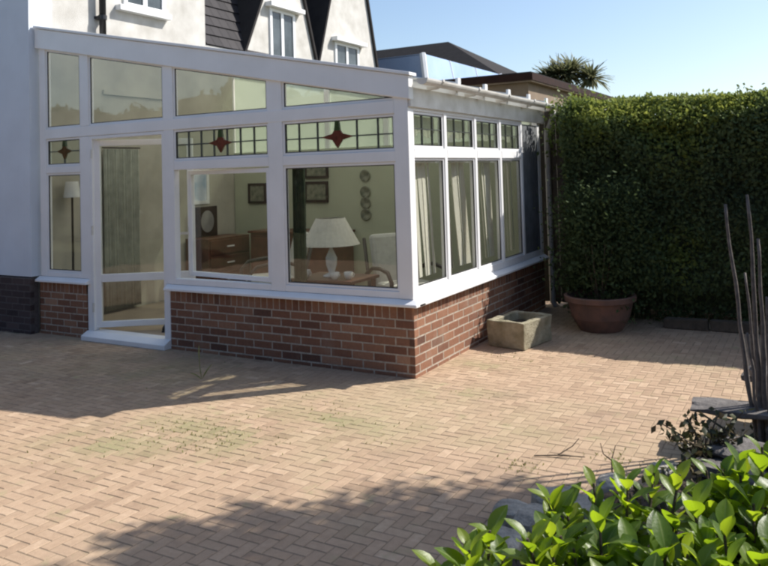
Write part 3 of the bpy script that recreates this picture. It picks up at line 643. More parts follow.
for z in (.12, .36, .59):
    bm = bmesh.new(); box(bm, -.37, .42, -.238, -.2205, z, z+.2); dd = obj('drawer', bm, 'wood', t, bevel=0.003)
    bm = bmesh.new(); box(bm, -.05, .09, -.252, -.2385, z+.09, z+.11); obj('handle', bm, 'gutterwhite', dd)
t = thing('mirror', 'dark framed oval mirror standing on the reddish chest', 'mirror', (-4.88, 2.58, 0.885))
bm = bmesh.new(); box(bm, -.02, .015, -.21, .21, 0, .44); obj('frame', bm, 'darkwood', t, bevel=0.01)
bm = bmesh.new(); prism(bm, [(0.13*math.cos(a), .22+.16*math.sin(a)) for a in np.linspace(0, 2*math.pi, 24, endpoint=False)], 0.0155, 0.02, lambda u, d, z: (d, u, z)); obj('oval_glass', bm, 'greyplastic', t)
def framed(name, mp, u0, u1, z0, z1, label, cat, group, inner, fm='darkwood', fw=0.035):
    t = thing(name, label, cat, mp((u0+u1)/2, 0, z0), 0, group); loc = Vector(t.location)
    m2 = lambda u, d, z: tuple(Vector(mp(u, d, z))-loc)
    bm = bmesh.new()
    for a, b, c, e in ((u0, u0+fw, z0, z1), (u1-fw, u1, z0, z1), (u0+fw, u1-fw, z0, z0+fw), (u0+fw, u1-fw, z1-fw, z1)): box(bm, a, b, -0.03, -0.003, c, e, m2)
    obj('frame', bm, fm, t)
    bm = bmesh.new(); box(bm, u0+fw, u1-fw, -0.018, -0.004, z0+fw, z1-fw, m2); obj('print', bm, inner, t)
bwm = lambda u, d, z: (u, L-0.1+d, z)
hwm = lambda u, d, z: (HX+0.0-d, u, z)
g = 'framed pictures on the green back wall'
framed('picture_frame', bwm, -4.69, -4.34, 1.33, 1.64, 'dark framed picture by the green wall corner, seen through the casement', 'picture', g, 'picture')
framed('picture_frame', bwm, -3.60, -3.18, 1.69, 1.985, 'upper of two dark framed pictures hung one above the other', 'picture', g, 'picture')
framed('picture_frame', bwm, -3.61, -3.19, 1.34, 1.645, 'lower of two dark framed pictures hung one above the other', 'picture', g, 'picture')
framed('wall_print', hwm, 2.36, 2.74, 1.36, 1.87, 'white print with a pale blue patch hung above the dark mirror', 'picture', None, 'paper', 'china', 0.05)
for z, nm in ((1.71, 'topmost'), (1.48, 'second from the top'), (1.325, 'third from the top'), (1.165, 'lowest')):
    t = thing('wall_plate', 'dark round plate, %s of four in a column on the green wall' % nm, 'plate', (-2.55, L-0.102, z), 0, 'four small plates in a column')
    bm = bmesh.new(); lathe(bm, [(0.0, 0.0), (0.05, 0.0), (0.085, 0.02), (0.08, 0.024), (0.05, 0.006), (0.0, 0.006)], seg=24)
    o = obj('dish', bm, 'picture', t, smooth=True); o.rotation_euler = (math.radians(90), 0, 0)
def curtain(x0, x1, label, y=0.14, z0=1.86, drop=1.12, mat='greencloth'):
    t = thing('curtain', label, 'curtain', ((x0+x1)/2, y, z0)); bm = bmesh.new(); n = int((x1-x0)*60)+14; A = []
    for z in (0, -drop*.33, -drop*.66, -drop):
        A.append([bm.verts.new(((x0-x1)/2+(x1-x0)*k/n, 0.025*math.sin(k*1.9)+0.006*math.sin(k*0.7+z*4), z)) for k in range(n+1)])
    for P, Q in zip(A, A[1:]):
        for k in range(n): bm.faces.new((P[k], P[k+1], Q[k+1], Q[k]))
    o = obj('drape', bm, mat, t, smooth=True); m = o.modifiers.new('thick', 'SOLIDIFY'); m.thickness = 0.004
    bm = bmesh.new(); tube(bm, [(x0-(x0+x1)/2-.02, 0, .02), (x1-(x0+x1)/2+.02, 0, .02)], 0.01, 8); obj('rod', bm, 'darkwood', t); return t
curtain(-1.36, -1.22, 'narrow dark green curtain at the left edge of the lamp window')
cw = curtain(-.30, .25, 'pale sage curtain against the house wall, seen through the glazed door', 0.0, 2.15, 2.05, 'sage')
cw.location = (-4.91, 1.12, 2.15); cw.rotation_euler = (0, 0, math.radians(90))
t = thing('floor_lamp', 'small white lamp shade on a dark stand seen through the narrow left pane', 'lamp', (-4.845, 0.34, 0.06))
bm = bmesh.new(); lathe(bm, [(0.0, 0), (.11, 0), (.11, .02), (.015, .04), (.012, 1.5), (0, 1.5)], seg=20); obj('stand', bm, 'darkwood', t, smooth=False)
bm = bmesh.new(); lathe(bm, [(.10, 1.50), (.07, 1.69), (.066, 1.69), (.096, 1.50), (.10, 1.50)], seg=24); bmesh.ops.remove_doubles(bm, verts=bm.verts, dist=1e-5); obj('lamp_shade', bm, 'china', t)
t = thing('shoe', 'black shoe on the floor just inside the half-open door', 'shoe', (-3.25, 0.42, 0.06), math.radians(20))
bm = bmesh.new(); V_ = []
for q, wd_, h in ((0, .03, .06), (.04, .04, .10), (.09, .04, .10), (.15, .042, .07), (.21, .045, .055), (.26, .035, .045), (.285, .012, .03)):
    V_.append([bm.verts.new((q-.14, wd_*math.cos(a), max(0.0, h*0.5+h*0.5*math.sin(a)))) for a in np.linspace(0, 2*math.pi, 12, endpoint=False)])
for P, Q in zip(V_, V_[1:]):
    for k in range(12): bm.faces.new((P[k], P[(k+1) % 12], Q[(k+1) % 12], Q[k]))
bm.faces.new(V_[0]); bm.faces.new(V_[-1]); obj('upper', bm, 'blackplastic', t, smooth=True)
bm = bmesh.new(); box(bm, -.14, .14, -.042, .042, -0.002, 0.014); obj('sole', bm, 'blackplastic', t, bevel=0.005)

# ------------------------------------------------------------------ stone trough, pot, kerb
t = thing('stone_trough', 'weathered rectangular stone trough standing beside the brick wall', 'trough', (0.37, 1.51, 0), math.radians(-11))
bm = bmesh.new(); W_, D_, H_ = 0.215, 0.28, 0.262
def ringz(w_, d_, z): return [bm.verts.new((sx*w_, sy*d_, z)) for sx, sy in ((-1, -1), (1, -1), (1, 1), (-1, 1))]
R_ = [ringz(W_-.012, D_-.012, 0), ringz(W_, D_, H_), ringz(W_-.06, D_-.06, H_), ringz(W_-.07, D_-.07, H_-.11)]
bm.faces.new(R_[0][::-1]); bm.faces.new(R_[-1])
for P, Q in zip(R_, R_[1:]):
    for k in range(4): bm.faces.new((P[k], P[(k+1) % 4], Q[(k+1) % 4], Q[k]))
bmesh.ops.subdivide_edges(bm, edges=bm.edges[:], cuts=5, use_grid_fill=True)
for v in bm.verts: v.co += Vector((noise.noise(v.co*9), noise.noise(v.co*9+Vector((5, 0, 0))), noise.noise(v.co*9+Vector((0, 5, 0)))))*0.012
for v in bm.verts: v.co.z = max(v.co.z, 0.002)
obj('basin', bm, 'stone', t, bevel=0.008)
bm = bmesh.new(); box(bm, -W_+.07, W_-.07, -D_+.07, D_-.07, H_-.108, H_-.075); obj('soil', bm, 'soil', t)
t = thing('terracotta_pot', 'wide terracotta bowl pot in the shade at the foot of the hedge', 'pot', (0.95, 2.40, 0))
bm = bmesh.new(); lathe(bm, [(0.0, 0.0), (0.22, 0.0), (0.30, 0.14), (0.345, 0.31), (0.375, 0.315), (0.38, 0.37), (0.345, 0.375), (0.32, 0.30), (0.0, 0.29)], seg=48); obj('bowl', bm, 'terracotta', t, smooth=False, bevel=0.004)
bm = bmesh.new(); lathe(bm, [(0.0, 0.31), (0.325, 0.31), (0.325, 0.295), (0, 0.295)], seg=32); obj('soil', bm, 'soil', t)
for k in range(8):
    x = 1.55+k*0.46; bm = bmesh.new(); box(bm, 0.0, 0.44, -0.05, 0.05, 0.0, 0.11)
    for v in bm.verts: v.co += Vector((random.uniform(-.012, .012), random.uniform(-.01, .01), random.uniform(-.01, .01) if v.co.z > 0.05 else 0))
    o = obj('edging_stone', bm, 'bark', bevel=0.012); o.location = (x, 2.72+0.01*(k % 3), 0.0)
    tag(o, 'grey edging stone in the shaded row along the foot of the hedge', 'kerb stone', 'edging stones under the hedge')

t = thing('dark_infill', 'added dark timber gate in the shade between the grey downpipe and the hedge', 'infill', (0.05, 3.58, 0.04))  # boards added to keep the gap dark, hiding the lit wall behind
for k in range(5):
    bm = bmesh.new(); box(bm, -.19+k*.145, -.19+k*.145+.14, 0, .022, 0, 2.42+.02*(k % 2)); obj('board', bm, 'darkwood', t, bevel=0.004)
for z in (.35, 1.75):
    bm = bmesh.new(); box(bm, -.19, .53, .0225, .06, z, z+.1); obj('ledge', bm, 'darkwood', t)

# ------------------------------------------------------------------ hedge and plants
def hedge():
    t = thing('hedge', 'tall clipped dark green hedge with sunlit top closing off the drive', 'hedge', (3.2, 3.6, 0))
    x0, x1, y0, y1, h = 0.42, 7.2, 2.92, 4.3, 2.50
    # lumpy skin: dense leaves on front, top and ends, thinner inside
    def bulge(x, z): 
        return 0.24*noise.noise(Vector((x*1.1, z*1.1, 2.0)))+0.07*noise.noise(Vector((x*3, z*3, 5.0)))
    def topz(x, y): return h+0.045*noise.noise(Vector((x*1.3, y*1.3, 9)))+0.04*noise.noise(Vector((x*4, y*4, 3)))
    P, T = [], []
    nf = 44000
    for i in range(nf):
        x = random.uniform(x0, 5.2); z = h*random.random()**0.9; y = y0-bulge(x, z)+abs(random.gauss(0, 0.07))+(0.10 if z < 0.35 else 0)
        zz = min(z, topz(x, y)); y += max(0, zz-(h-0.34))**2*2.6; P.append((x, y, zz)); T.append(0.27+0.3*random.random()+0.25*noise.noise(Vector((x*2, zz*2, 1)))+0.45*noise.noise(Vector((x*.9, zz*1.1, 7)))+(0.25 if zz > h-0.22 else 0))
    for i in range(22000):
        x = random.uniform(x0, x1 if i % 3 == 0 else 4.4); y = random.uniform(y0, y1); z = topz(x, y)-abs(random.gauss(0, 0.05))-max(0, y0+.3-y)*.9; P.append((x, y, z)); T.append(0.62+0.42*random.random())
    for i in range(9000):      # thick shoulder under the top
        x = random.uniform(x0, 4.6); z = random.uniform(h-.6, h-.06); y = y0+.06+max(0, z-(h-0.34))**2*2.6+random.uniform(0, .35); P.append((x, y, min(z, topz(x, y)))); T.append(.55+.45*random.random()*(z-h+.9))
    for i in range(1500):      # straggling new shoots on top
        x = random.uniform(x0, x1); y = random.uniform(y0, y0+0.5); k = noise.noise(Vector((x*6, y*6, 0)))
        if k > 0.0: P.append((x, y+.15, topz(x, y)+random.uniform(-.15, 0.13)*k*1.6)); T.append(0.7+0.3*random.random())
    for i in range(5000):
        y = random.uniform(y0, y1); z = random.uniform(0.1, h); x = x0-0.06*noise.noise(Vector((y*2, z*2, 0)))+abs(random.gauss(0, .06)); P.append((x, y, z)); T.append(0.25+0.5*random.random())
    P = np.array(P)
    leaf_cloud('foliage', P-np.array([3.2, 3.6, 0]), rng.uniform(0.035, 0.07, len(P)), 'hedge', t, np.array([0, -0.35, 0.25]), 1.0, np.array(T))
    bm = bmesh.new(); box(bm, x0+.16-3.2, x1-.1-3.2, y0+.20-3.6, y1-.1-3.6, 0.12, h-.20); bmesh.ops.subdivide_edges(bm, edges=bm.edges[:], cuts=22, use_grid_fill=True)
    for v in bm.verts: v.co += Vector((0, noise.noise(v.co*2)*.08+(.12 if v.co.y < 0 and v.co.z > 1.9 else 0), (noise.noise(v.co*1.6+Vector((3, 0, 0)))*.16 if v.co.z > 1.9 else 0)))
    obj('inner_twigs', bm, 'hedgecore', t)
    bm = bmesh.new()
    for i in range(12):
        x = x0+.3+i*.55-3.2; tube(bm, [(x, -0.3+random.uniform(-.1, .1), -0.02), (x+random.uniform(-.1, .1), -0.25, .5)], [0.035, 0.02], 7)
    obj('stems', bm, 'bark', t)
hedge()
t = thing('potted_shrub', 'mid green bushy shrub growing out of the terracotta pot', 'shrub', (0.95, 2.40, 0.312))
P = []
for _ in range(85):
    a, q = random.random()*6.283, random.random()**.6; zc = random.uniform(.03, 1.12); rr_ = .40*math.sqrt(max(0.05, 1-((zc-.45)/.85)**2))*q
    P.append(rng.normal((rr_*math.cos(a)*1.25, rr_*math.sin(a)*.8+.14, zc), (.13, .10, .12), (110, 3)))
P = np.concatenate(P)
leaf_cloud('foliage', P, rng.uniform(.03, .06, len(P)), 'shrubleaf', t, np.array([0, -.5, .1]), 1, 0.02+0.3*rng.random(len(P)))
bm = bmesh.new()
for k in range(7):
    a = k*.9; tube(bm, [(0.03*math.cos(a), .03*math.sin(a), -.01), (.1*math.cos(a), .1*math.sin(a), .3), (.16*math.cos(a), .13*math.sin(a), .6)], [.010, .007, .003], 6)
obj('stems', bm, 'bark', t)
t = thing('climbing_plant', 'yellow-green climber hanging at the end of the white gutter', 'climber', (0.30, 3.42, 0))
pts = [(0.0, 0, 0), (0.02, -.02, .6), (-.03, .02, 1.2), (.03, -.02, 1.8), (0.02, -.03, 2.35)]
bm = bmesh.new(); tube(bm, pts, [.016, .013, .011, .009, .006], 7); tube(bm, [pts[3], (0.14, -.12, 2.2), (.22, -.2, 2.45)], [.008, .006, .004], 6); obj('stem', bm, 'bark', t)
P = np.concatenate([rng.normal((.06, -.1, 2.18), (.12, .10, .18), (500, 3)), rng.normal((.2, -.2, 2.5), (.13, .12, .07), (320, 3)), rng.normal((0, 0, 1.4), (.05, .05, .5), (160, 3))])
leaf_cloud('foliage', P, rng.uniform(.04, .08, len(P)), 'climber', t, np.array([0, -.2, -.2]), 1, np.concatenate([.25+.4*rng.random(500), .6+.4*rng.random(320), .2+.3*rng.random(160)]))

# glossy broad-leaved shrubs in the foreground
def broad_shrub(label, base, tops, seed):
    rs = random.Random(seed); t = thing('broad_leaved_shrub', label, 'shrub', (*base, 0.05), 0, 'bright green broad-leaved shrubs in the foreground')
    LV = []; bm = bmesh.new(); B0 = Vector((*base, 0.05))
    for (x, y, z) in tops:
        tp = Vector((x, y, z))-B0; m = Vector((tp.x*.55, tp.y*.55, tp.z*.5))
        foot = Vector((tp.x*.35, tp.y*.35, -0.02)); tube(bm, [foot, m, tp], [.009, .007, .004], 6)
        nl = rs.randint(13, 18); ph = rs.random()*6
        for k in range(nl):
            q = k/nl; a = ph+k*2.4; pt = m.lerp(tp, 0.25+0.75*q) if q > .1 else m
            tilt = math.radians(18+62*(1-q)+rs.uniform(-12, 12)); d = Vector((math.cos(a)*math.sin(tilt), math.sin(a)*math.sin(tilt), math.cos(tilt)))
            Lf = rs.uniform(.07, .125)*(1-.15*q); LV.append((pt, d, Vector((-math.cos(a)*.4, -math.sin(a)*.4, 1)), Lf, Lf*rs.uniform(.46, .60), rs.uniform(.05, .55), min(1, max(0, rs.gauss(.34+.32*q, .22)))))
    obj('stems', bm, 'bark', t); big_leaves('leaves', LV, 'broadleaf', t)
# camera-independent plan: a clump along the near edge of the bed
def clump(cx_, cy_, n, rx, ry, z0, z1, rot, seed):
    rs = random.Random(seed); out = []
    for _ in range(n):
        a, q = rs.random()*6.283, math.sqrt(rs.random()); u, v_ = rx*q*math.cos(a), ry*q*math.sin(a)
        out.append((cx_+u*math.cos(rot)-v_*math.sin(rot), cy_+u*math.sin(rot)+v_*math.cos(rot), rs.uniform(z0, z1)))
    return out
broad_shrub('small bright green broad-leaved shrub nearest the rockery stones, leftmost of three', (2.15, -3.62), clump(2.16, -3.60, 9, .10, .13, .62, .74, .5, 1), 11)
broad_shrub('largest bright green broad-leaved shrub in the middle of the foreground', (2.47, -3.40), clump(2.52, -3.43, 56, .25, .27, .58, .76, .5, 2)+[(2.50, -3.20, .80), (2.40, -3.22, .78), (2.56, -3.12, .80), (2.64, -3.15, .82), (2.47, -3.12, .76), (2.29, -3.55, .62), (2.34, -3.62, .62), (2.25, -3.68, .60)], 12)
broad_shrub('tall bright green broad-leaved shrub at the right edge of the foreground', (2.82, -3.22), clump(2.88, -3.24, 54, .22, .34, .60, .82, .5, 3)+[(2.86, -3.05, .90), (2.93, -3.1, .92), (2.80, -3.0, .84), (2.75, -3.06, .82), (2.90, -2.98, .86)], 13)

# small dark shrub beside the slate stack
t = thing('small_shrub', 'small straggly shrub with dark bronze leaves in front of the stone slabs', 'shrub', (2.42, -1.05, 0.04))
bm = bmesh.new(); P = []
for k in range(12):
    a = random.random()*6.28; rq = random.uniform(.08, .24); e = Vector((rq*math.cos(a), rq*math.sin(a), random.uniform(.14, .34)))
    tube(bm, [(0, 0, -.02), e*.5+Vector((0, 0, .05)), e], [.006, .005, .003], 5)
    for q in np.linspace(.35, 1, 12): P.append(e*q+Vector((random.gauss(0, .02), random.gauss(0, .02), random.gauss(0, .02)+.03*(1-q))))
obj('stems', bm, 'bark', t); P = np.array([tuple(p) for p in P]*2); leaf_cloud('foliage', P, rng.uniform(.035, .065, len(P)), 'darkleaf', t, np.array([0, 0, .3]), 1)
# dry twigs at the bed edge
for k, (x, y, rz, nm) in enumerate(((1.62, -1.15, 0.3, 'thin dry twig lying on the paving left of the upright one'), (1.95, -1.25, 1.2, 'thin dry twig sprouting upright at the edge of the paving'))):
    t = bpy.data.objects.new('x', None); bm = bmesh.new()
    if k == 0: tube(bm, [(-.16, 0, .008), (-.02, .015, .012), (.14, 0, .014)], [.004, .004, .003], 6); tube(bm, [(-.02, .015, .012), (.07, .07, .05), (.11, .09, .09)], [.004, .003, .002], 5)
    else: tube(bm, [(0, 0, -.01), (.01, .01, .07), (.04, .0, .15)], [.004, .0035, .002], 6); tube(bm, [(.01, .01, .07), (-.05, .02, .12), (-.06, .03, .18)], [.004, .003, .002], 5)
    o = obj('twig', bm, 'bark'); o.location = (x, y, 0); o.rotation_euler = (0, 0, rz); tag(o, nm, 'twig', 'dry twigs at the edge of the paving')
# rockery stones
RK = [(1.66, -2.02, .13, .10, .07), (1.80, -1.80, .15, .11, .08), (1.80, -2.10, .14, .11, .10), (2.02, -1.92, .15, .10, .10), (2.02, -1.50, .11, .09, .07), (2.24, -1.22, .12, .09, .07), (1.72, -2.34, .13, .11, .08)]
RN = ['grey rockery stone at the pointed corner of the bed', 'wide grey rockery stone right behind the bed corner', 'upright grey rockery stone in the second row by the corner', 'grey rockery stone deeper inside the bed', 'small grey rockery stone near the dry twigs', 'small grey rockery stone below the bronze shrub', 'grey rockery stone hidden behind the leftmost green shrub']
for i, ((x, y, sx, sy, sz), nm) in enumerate(zip(RK, RN)):
    bm = bmesh.new(); rockmesh(bm, (0, 0, 0), sx, sy, sz, i+1); o = obj('rockery_stone', bm, 'rock', smooth=False, bevel=0)
    o.location = (x, y, sz*.45); o.rotation_euler = (0, 0, i*.8); tag(o, nm, 'stone', 'rockery stones edging the bed')
# pruned shrub: bare grey stems and dark cut branches
t = thing('pruned_shrub', 'bare grey stemmed shrub rising behind the flat stone slabs at the right edge', 'shrub', (2.72, -0.55, 0.03))
def limb(name, pts, r0, r1, mat, seed, knob=0.0):
    pts = [Vector(p)-Vector((2.72, -0.55, 0.03)) for p in pts]; n = 14; out, rad = [], []
    for i in range(n):
        q = i/(n-1)*(len(pts)-1); k = min(int(q), len(pts)-2); p = pts[k].lerp(pts[k+1], q-k)
        out.append(p+Vector((noise.noise(Vector((i*.4, seed, 0))), noise.noise(Vector((i*.4, seed, 5))), noise.noise(Vector((i*.4, seed, 9)))))*.014)
        rad.append((r0+(r1-r0)*i/(n-1))*(1+knob*noise.noise(Vector((i*.9, seed*3.1, 2)))))
    bm = bmesh.new(); tube(bm, out, rad, 9); obj(name, bm, mat, t, smooth=True)
for i, (tp, bs, ra) in enumerate((((2.533, -.55, 1.48), (2.66, -.55, .05), .021), ((2.666, -.52, 1.535), (2.69, -.55, .05), .023), ((2.712, -.58, 1.27), (2.715, -.57, .05), .022), ((2.80, -.50, 1.7), (2.74, -.5, .05), .024),
        ((2.90, -.62, 1.55), (2.77, -.58, .05), .022), ((3.02, -.45, 1.6), (2.79, -.5, .05), .02), ((2.62, -.42, 1.05), (2.69, -.50, .05), .017), ((2.75, -.68, .95), (2.73, -.62, .05), .018), ((2.64, -.66, .72), (2.68, -.60, .05), .017))):
    b_, t_ = Vector(bs), Vector(tp); m = b_.lerp(t_, .45)+Vector(((b_.x-t_.x)*-.08, 0, 0)); limb('stem', [b_-Vector((0, 0, .06)), m, t_], ra*.85, ra*.4, 'cane', i*1.7, .35)
tw = [(2.70, -.66, .02), (2.55, -.72, .12), (2.34, -.70, .24), (2.29, -.71, .17)]
bm = bmesh.new(); tube(bm, [Vector(p)-Vector((2.72, -.55, .03)) for p in tw], [.010, .008, .006, .003], 6)
for k in range(16):
    q = k/15; c = Vector(tw[2]).lerp(Vector(tw[3]), q)-Vector((2.72, -.55, .03)); a = k*2.3; d = Vector((math.cos(a), math.sin(a), -.7)).normalized(); sd = d.cross(Vector((0, 0, 1))).normalized(); Lf = random.uniform(.03, .05)
    vs = [bm.verts.new(p) for p in (c, c+d*Lf*.5+sd*Lf*.28, c+d*Lf, c+d*Lf*.5-sd*Lf*.28)]; bm.faces.new(vs)
    bm.faces.new((vs[0], bm.verts.new(c+Vector((0, 0, .004))), vs[1]))
obj('hanging_sprig', bm, 'darkleaf', t)

# leaf litter and creeping plants on the bed
P = []
while len(P) < 5200:
    x, y = random.uniform(1.8, 4.7), random.uniform(-3.2, .75)
    if x < 2.0+.36*(y+1.9) or noise.noise(Vector((x*1.5, y*1.5, 3)))+.35 < random.random()*.8: continue
    P.append((x, y, .03+random.random()*.09))
leaf_cloud('ground_cover', np.array(P), rng.uniform(.03, .065, len(P)), 'darkleaf', None, np.array([0, 0, .5]), 1)
tag(bpy.data.objects['ground_cover'], kind='stuff')
# flat stone slabs stacked at the edge of the bed
SL = [(2.56, -.56, .235, .27, .13, .022, .06, 'slate', 'long thin flat stone slab jutting furthest out over the paving'), (2.86, -.52, .11, .17, .13, .12, .2, 'slate', 'dark block of stone carrying the longest jutting slab'),
      (2.64, -.98, .125, .21, .13, .045, .12, 'slate', 'thick dark flat stone slab jutting out nearest the bronze leaved shrub'), (2.80, -.95, .03, .16, .14, .06, -.1, 'slate', 'low dark stone underneath the thick dark slab'),
      (2.71, .02, .30, .16, .13, .026, -.12, 'slate', 'short flat stone slab at the far end of the stack'), (2.86, .03, .13, .13, .13, .15, .1, 'slate', 'upright dark stone carrying the short far slab'), (2.78, -.22, .38, .17, .12, .03, .3, 'slate', 'topmost flat stone slab leaning against the bare stems'),
      (2.56, -1.16, .07, .17, .11, .05, -.2, 'slate', 'low dark stone lying nearest the broad leaved shrubs'), (2.58, -.80, .045, .13, .10, .04, .5, 'slate', 'small dark stone on the paving below the longest jutting slab')]
for i, (x, y, z, sx, sy, sz, rz, mt, nm) in enumerate(SL):
    bm = bmesh.new(); rockmesh(bm, (0, 0, 0), sx/.8, sy/.8, sz/.72, i+20, 4, .40); o = obj('stone_slab', bm, mt); o.location = (x, y, z); o.rotation_euler = (random.uniform(-.03, .03), random.uniform(-.03, .03), rz)
    tag(o, nm, 'stone slab', 'flat stone slabs stacked at the right edge')

# weeds in the joints: uncountable small blades
P = []
for cx_, cy_, sp, n in ((-0.75, -1.75, .28, 420), (-1.2, -2.15, .28, 70), (0.2, -1.2, .3, 60), (-0.2, -1.0, .3, 60), (1.45, -1.35, .08, 90), (0.6, -0.25, .2, 30), (-2.2, -0.12, .5, 50), (0.55, 0.9, .2, 40), (1.9, -1.0, .08, 50)):
    for _ in range(n):
        x, y = random.gauss(cx_, sp), random.gauss(cy_, sp*.7)
        if random.random() < .5: x = -8.2+round((x+8.2)/.068)*.068
        else: y = -6.8+round((y+6.8)/.068)*.068
        if y > -0.03 and x < 0.03: continue
        P.append((x, y, -.004))
leaf_cloud('joint_weeds', np.array(P), rng.uniform(.008, .026, len(P)), 'weed', None, np.array([0, 0, 1.4]), .7, None, .35)
tag(bpy.data.objects['joint_weeds'], kind='stuff')
t = thing('tall_weed', 'single tall thin weed growing from the paving in front of the brick wall', 'weed', (-1.72, -0.72, 0))
LV = [(Vector((0, 0, -.005)), Vector((-.35, .1, 1)), Vector((0, -1, .2)), .30, .014, .15, .8), (Vector((0, 0, -.005)), Vector((.6, -.1, 1)), Vector((0, -1, .2)), .16, .014, .3, .7), (Vector((0, 0, -.005)), Vector((-.9, -.1, .7)), Vector((0, -.3, 1)), .14, .014, .4, .6)]
big_leaves('blades', LV, 'weed', t)

# ------------------------------------------------------------------ beyond: garage, lantern, neighbour, palm
gar = thing('flat_roofed_building', 'low brown building with flat roof and dark fascia beyond the hedge', 'building', (-1.73, 8.1, 0))
bm = bmesh.new(); box(bm, -8.2, -0.12, 0.12, 9.0, 0, 3.43); obj('wall', bm, 'tanwall', gar)
bm = bmesh.new(); box(bm, -8.3, 0.0, 0.0, 9.2, 3.431, 3.46); obj('soffit', bm, 'tanwall', gar)
bm = bmesh.new(); box(bm, -8.3, 0.02, -0.02, 9.22, 3.461, 3.60); obj('fascia', bm, 'brownfascia', gar)
bm = bmesh.new(); box(bm, -8.28, -0.02, 0.02, 9.18, 3.601, 3.63); obj('roof', bm, 'felt', gar)
bm = bmesh.new(); box(bm, -0.119, -0.08, 2.0, 2.9, 2.2, 3.1); obj('window', bm, 'darkglass', gar)
lan = thing('roof_lantern', 'pale blue glazed roof lantern with white bars on the flat roof', 'roof lantern', (-4.35, 8.7, 3.632))
zt, zb_, ins = 0.70, 0.02, 0.32; xw, yl_ = 4.0, 5.0
C0 = [(0, 0), (0, yl_), (-xw, yl_), (-xw, 0)]; C1 = [(-ins+.25, ins-.25), (-ins+.25, yl_-ins), (-xw+ins, yl_-ins), (-xw+ins, ins-.25)]
C0 = [(-.02, .02), (-.02, yl_), (-xw, yl_), (-xw, .02)]; C1 = [(-ins*.5, ins*.5), (-ins*.5, yl_-ins), (-xw+ins, yl_-ins), (-xw+ins, ins*.5)]
for k in range(4):
    a, b, c, d = C0[k], C0[(k+1) % 4], C1[(k+1) % 4], C1[k]; bm = bmesh.new()
    vs = [bm.verts.new((*p, z)) for p, z in ((a, zb_), (b, zb_), (c, zt), (d, zt))]; bm.faces.new(vs)
    o = obj('pane', bm, 'lanternglass', lan); m = o.modifiers.new('thick', 'SOLIDIFY'); m.thickness = .02
bm = bmesh.new(); vs = [bm.verts.new((*p, zt+.01)) for p in C1]; bm.faces.new(vs); o = obj('top_pane', bm, 'lanternglass', lan); m = o.modifiers.new('thick', 'SOLIDIFY'); m.thickness = .02
for k in range(4):
    bm = bmesh.new(); tube(bm, [(*C0[k], zb_), (*C1[k], zt+.03)], .07, 6); obj('hip_bar', bm, 'upvc', lan)
for q in (.3, .6):
    bm = bmesh.new(); tube(bm, [(-.02, yl_*q, zb_), (-ins*.5, yl_*q, zt+.02)], .035, 6); obj('glazing_bar', bm, 'upvc', lan)
bm = bmesh.new(); box(bm, -xw, -.0, 0, yl_, -0.001, zb_); obj('kerb', bm, 'felt', lan)
nb = thing('neighbouring_house', 'distant house of which only the dark hipped roof shows above the lantern', 'house', (-9, 18, 0))
bm = bmesh.new()
e = [(-6.5, -3.2, 4.3), (4.3, -3.2, 4.3), (4.3, 3.2, 4.3), (-6.5, 3.2, 4.3)]; rg = [(-4.5, -1.0, 6.15), (1.2, -1.0, 6.15)]
E_ = [bm.verts.new(p) for p in e]; Rg = [bm.verts.new(p) for p in rg]
bm.faces.new((E_[0], E_[1], Rg[1], Rg[0])); bm.faces.new((E_[1], E_[2], Rg[1])); bm.faces.new((E_[2], E_[3], Rg[0], Rg[1])); bm.faces.new((E_[3], E_[0], Rg[0])); bm.faces.new(E_[::-1])
obj('roof', bm, 'felt', nb)
bm = bmesh.new(); box(bm, -6.2, 4.0, -2.9, 2.9, 0, 4.299); obj('wall', bm, 'tanwall', nb)
t = thing('cabbage_palm', 'spiky headed palm tree showing above the brown flat roof', 'palm', (-4.05, 18.2, 0))
bm = bmesh.new(); tube(bm, [(0, 0, -.05), (.05, 0, 2), (0, .05, 3.6), (0, 0, 4.7)], [.16, .12, .11, .10], 10); obj('trunk', bm, 'bark', t, smooth=True)
LV = []
for hc, n in (((0, 0, 4.75), 200), ((-.62, 0, 4.65), 150), ((.75, .1, 4.6), 150), ((.1, .3, 4.9), 110), ((-.3, -.2, 4.8), 90)):
    for k in range(n):
        a, el_ = random.random()*6.28, random.uniform(-.35, 1.3); d = Vector((math.cos(a)*math.cos(el_), math.sin(a)*math.cos(el_), math.sin(el_)))
        LV.append((Vector(hc), d, Vector((0, 0, 1)) if abs(d.z) < .9 else Vector((1, 0, 0)), random.uniform(.45, .8), .085, random.uniform(.1, .6), random.random()))
big_leaves('crown', LV, 'palm', t)

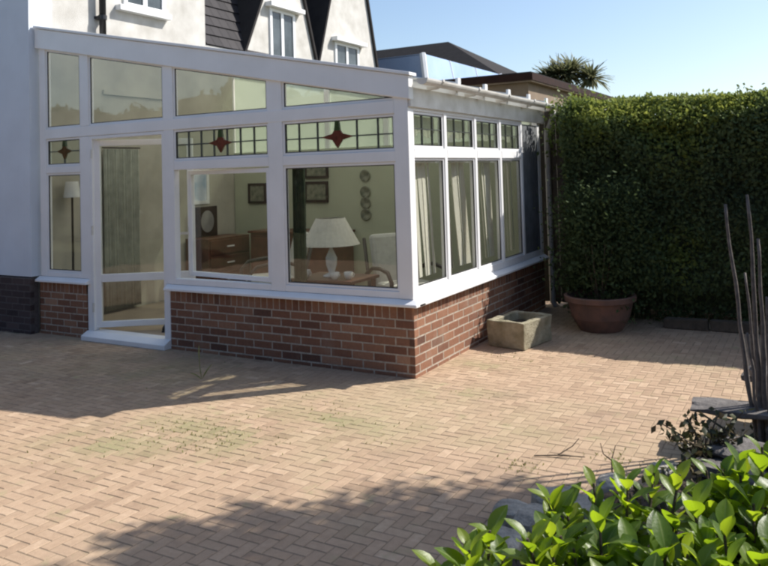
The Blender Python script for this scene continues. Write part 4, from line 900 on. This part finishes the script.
# tree to the right, outside the frame, whose crown shades the near paving
t = thing('garden_tree', 'tree beyond the right edge whose leafy shadow falls across the near paving', 'tree', (4.5, 0.5, 0))
bm = bmesh.new(); tube(bm, [(0, 0, -.05), (.05, 0, 1.5), (0, 0, 3.2), (-.1, -.1, 4.4)], [.10, .085, .07, .03], 10)
for k in range(9):
    a = k*.7+.2; tube(bm, [(0, 0, 2.9+.14*k), (.45*math.cos(a), .45*math.sin(a), 3.5+.14*k), (.85*math.cos(a), .85*math.sin(a), 3.8+.13*k)], [.03, .018, .006], 6)
obj('trunk', bm, 'bark', t, smooth=True)
P = []
dS = Vector((0.81, 0.59, 0))
for k in range(120):
    a, q = random.random()*6.283, math.sqrt(random.random()); u, v_ = .10+1.10*q*math.cos(a), -.10+.70*q*math.sin(a)
    if noise.noise(Vector((u*2.6, v_*2.6, 4)))*.9 > 1.05-q*.9: continue
    c = np.array((u*dS.x-v_*dS.y, u*dS.y+v_*dS.x, 4.45+random.gauss(0, .28)))
    P.append(rng.normal(c, (.13, .13, .09), (95, 3)))
for eu, ev in ((-1.36, .46), (-1.26, .30), (-1.12, .54), (-.75, .66), (-1.15, .12)):      # a few long leafy sprays at the far end of the crown
    for q in np.linspace(.2, 1.0, 7):
        u, v_ = -.45+(eu+.45)*q, .15+(ev-.15)*q
        P.append(rng.normal((u*dS.x-v_*dS.y, u*dS.y+v_*dS.x, 4.4+.1*math.cos(q*3)), (.05, .05, .04), (34, 3)))
P = np.concatenate(P); leaf_cloud('crown', P, rng.uniform(.07, .13, len(P)), 'darkleaf', t, np.array([-.3, -.3, -.2]), 1, .2+.4*rng.random(len(P)), .4)

# added tree-shaped blockers behind the camera, cutting sky light and darkening window reflections
P, T = [], []
bm = bmesh.new()
def tree_blocker_row(x0, y0, x1, y1, h):
    n = int(math.hypot(x1-x0, y1-y0)/2.2)
    for k in range(n+1):
        q = k/n; c = Vector((x0+(x1-x0)*q, y0+(y1-y0)*q, 0)); hh = h*random.uniform(.8, 1.15)
        rockmesh(bm, (c.x, c.y, hh*.5), 1.7, 1.7, hh*.68, k+3*int(abs(x0)), 3, .3)
        for _ in range(900):
            d = Vector((random.gauss(0, 1), random.gauss(0, 1), random.gauss(0, 1))).normalized(); P.append((c.x+d.x*1.75, c.y+d.y*1.75, max(.1, hh*.5+d.z*hh*.52))); T.append(random.uniform(0, .55))
tree_blocker_row(-16, -14, 12, -14, 5.0); tree_blocker_row(-17, -12, -17, -1.5, 3.5); tree_blocker_row(12, -10, 12.5, -3, 6)
core = obj('sky_blocker', bm, 'soil'); lv = leaf_cloud('sky_blocker_leaves', np.array(P), rng.uniform(.2, .38, len(P)), 'darkleaf', core, None, 1, np.array(T))
tag(core, kind='stuff')
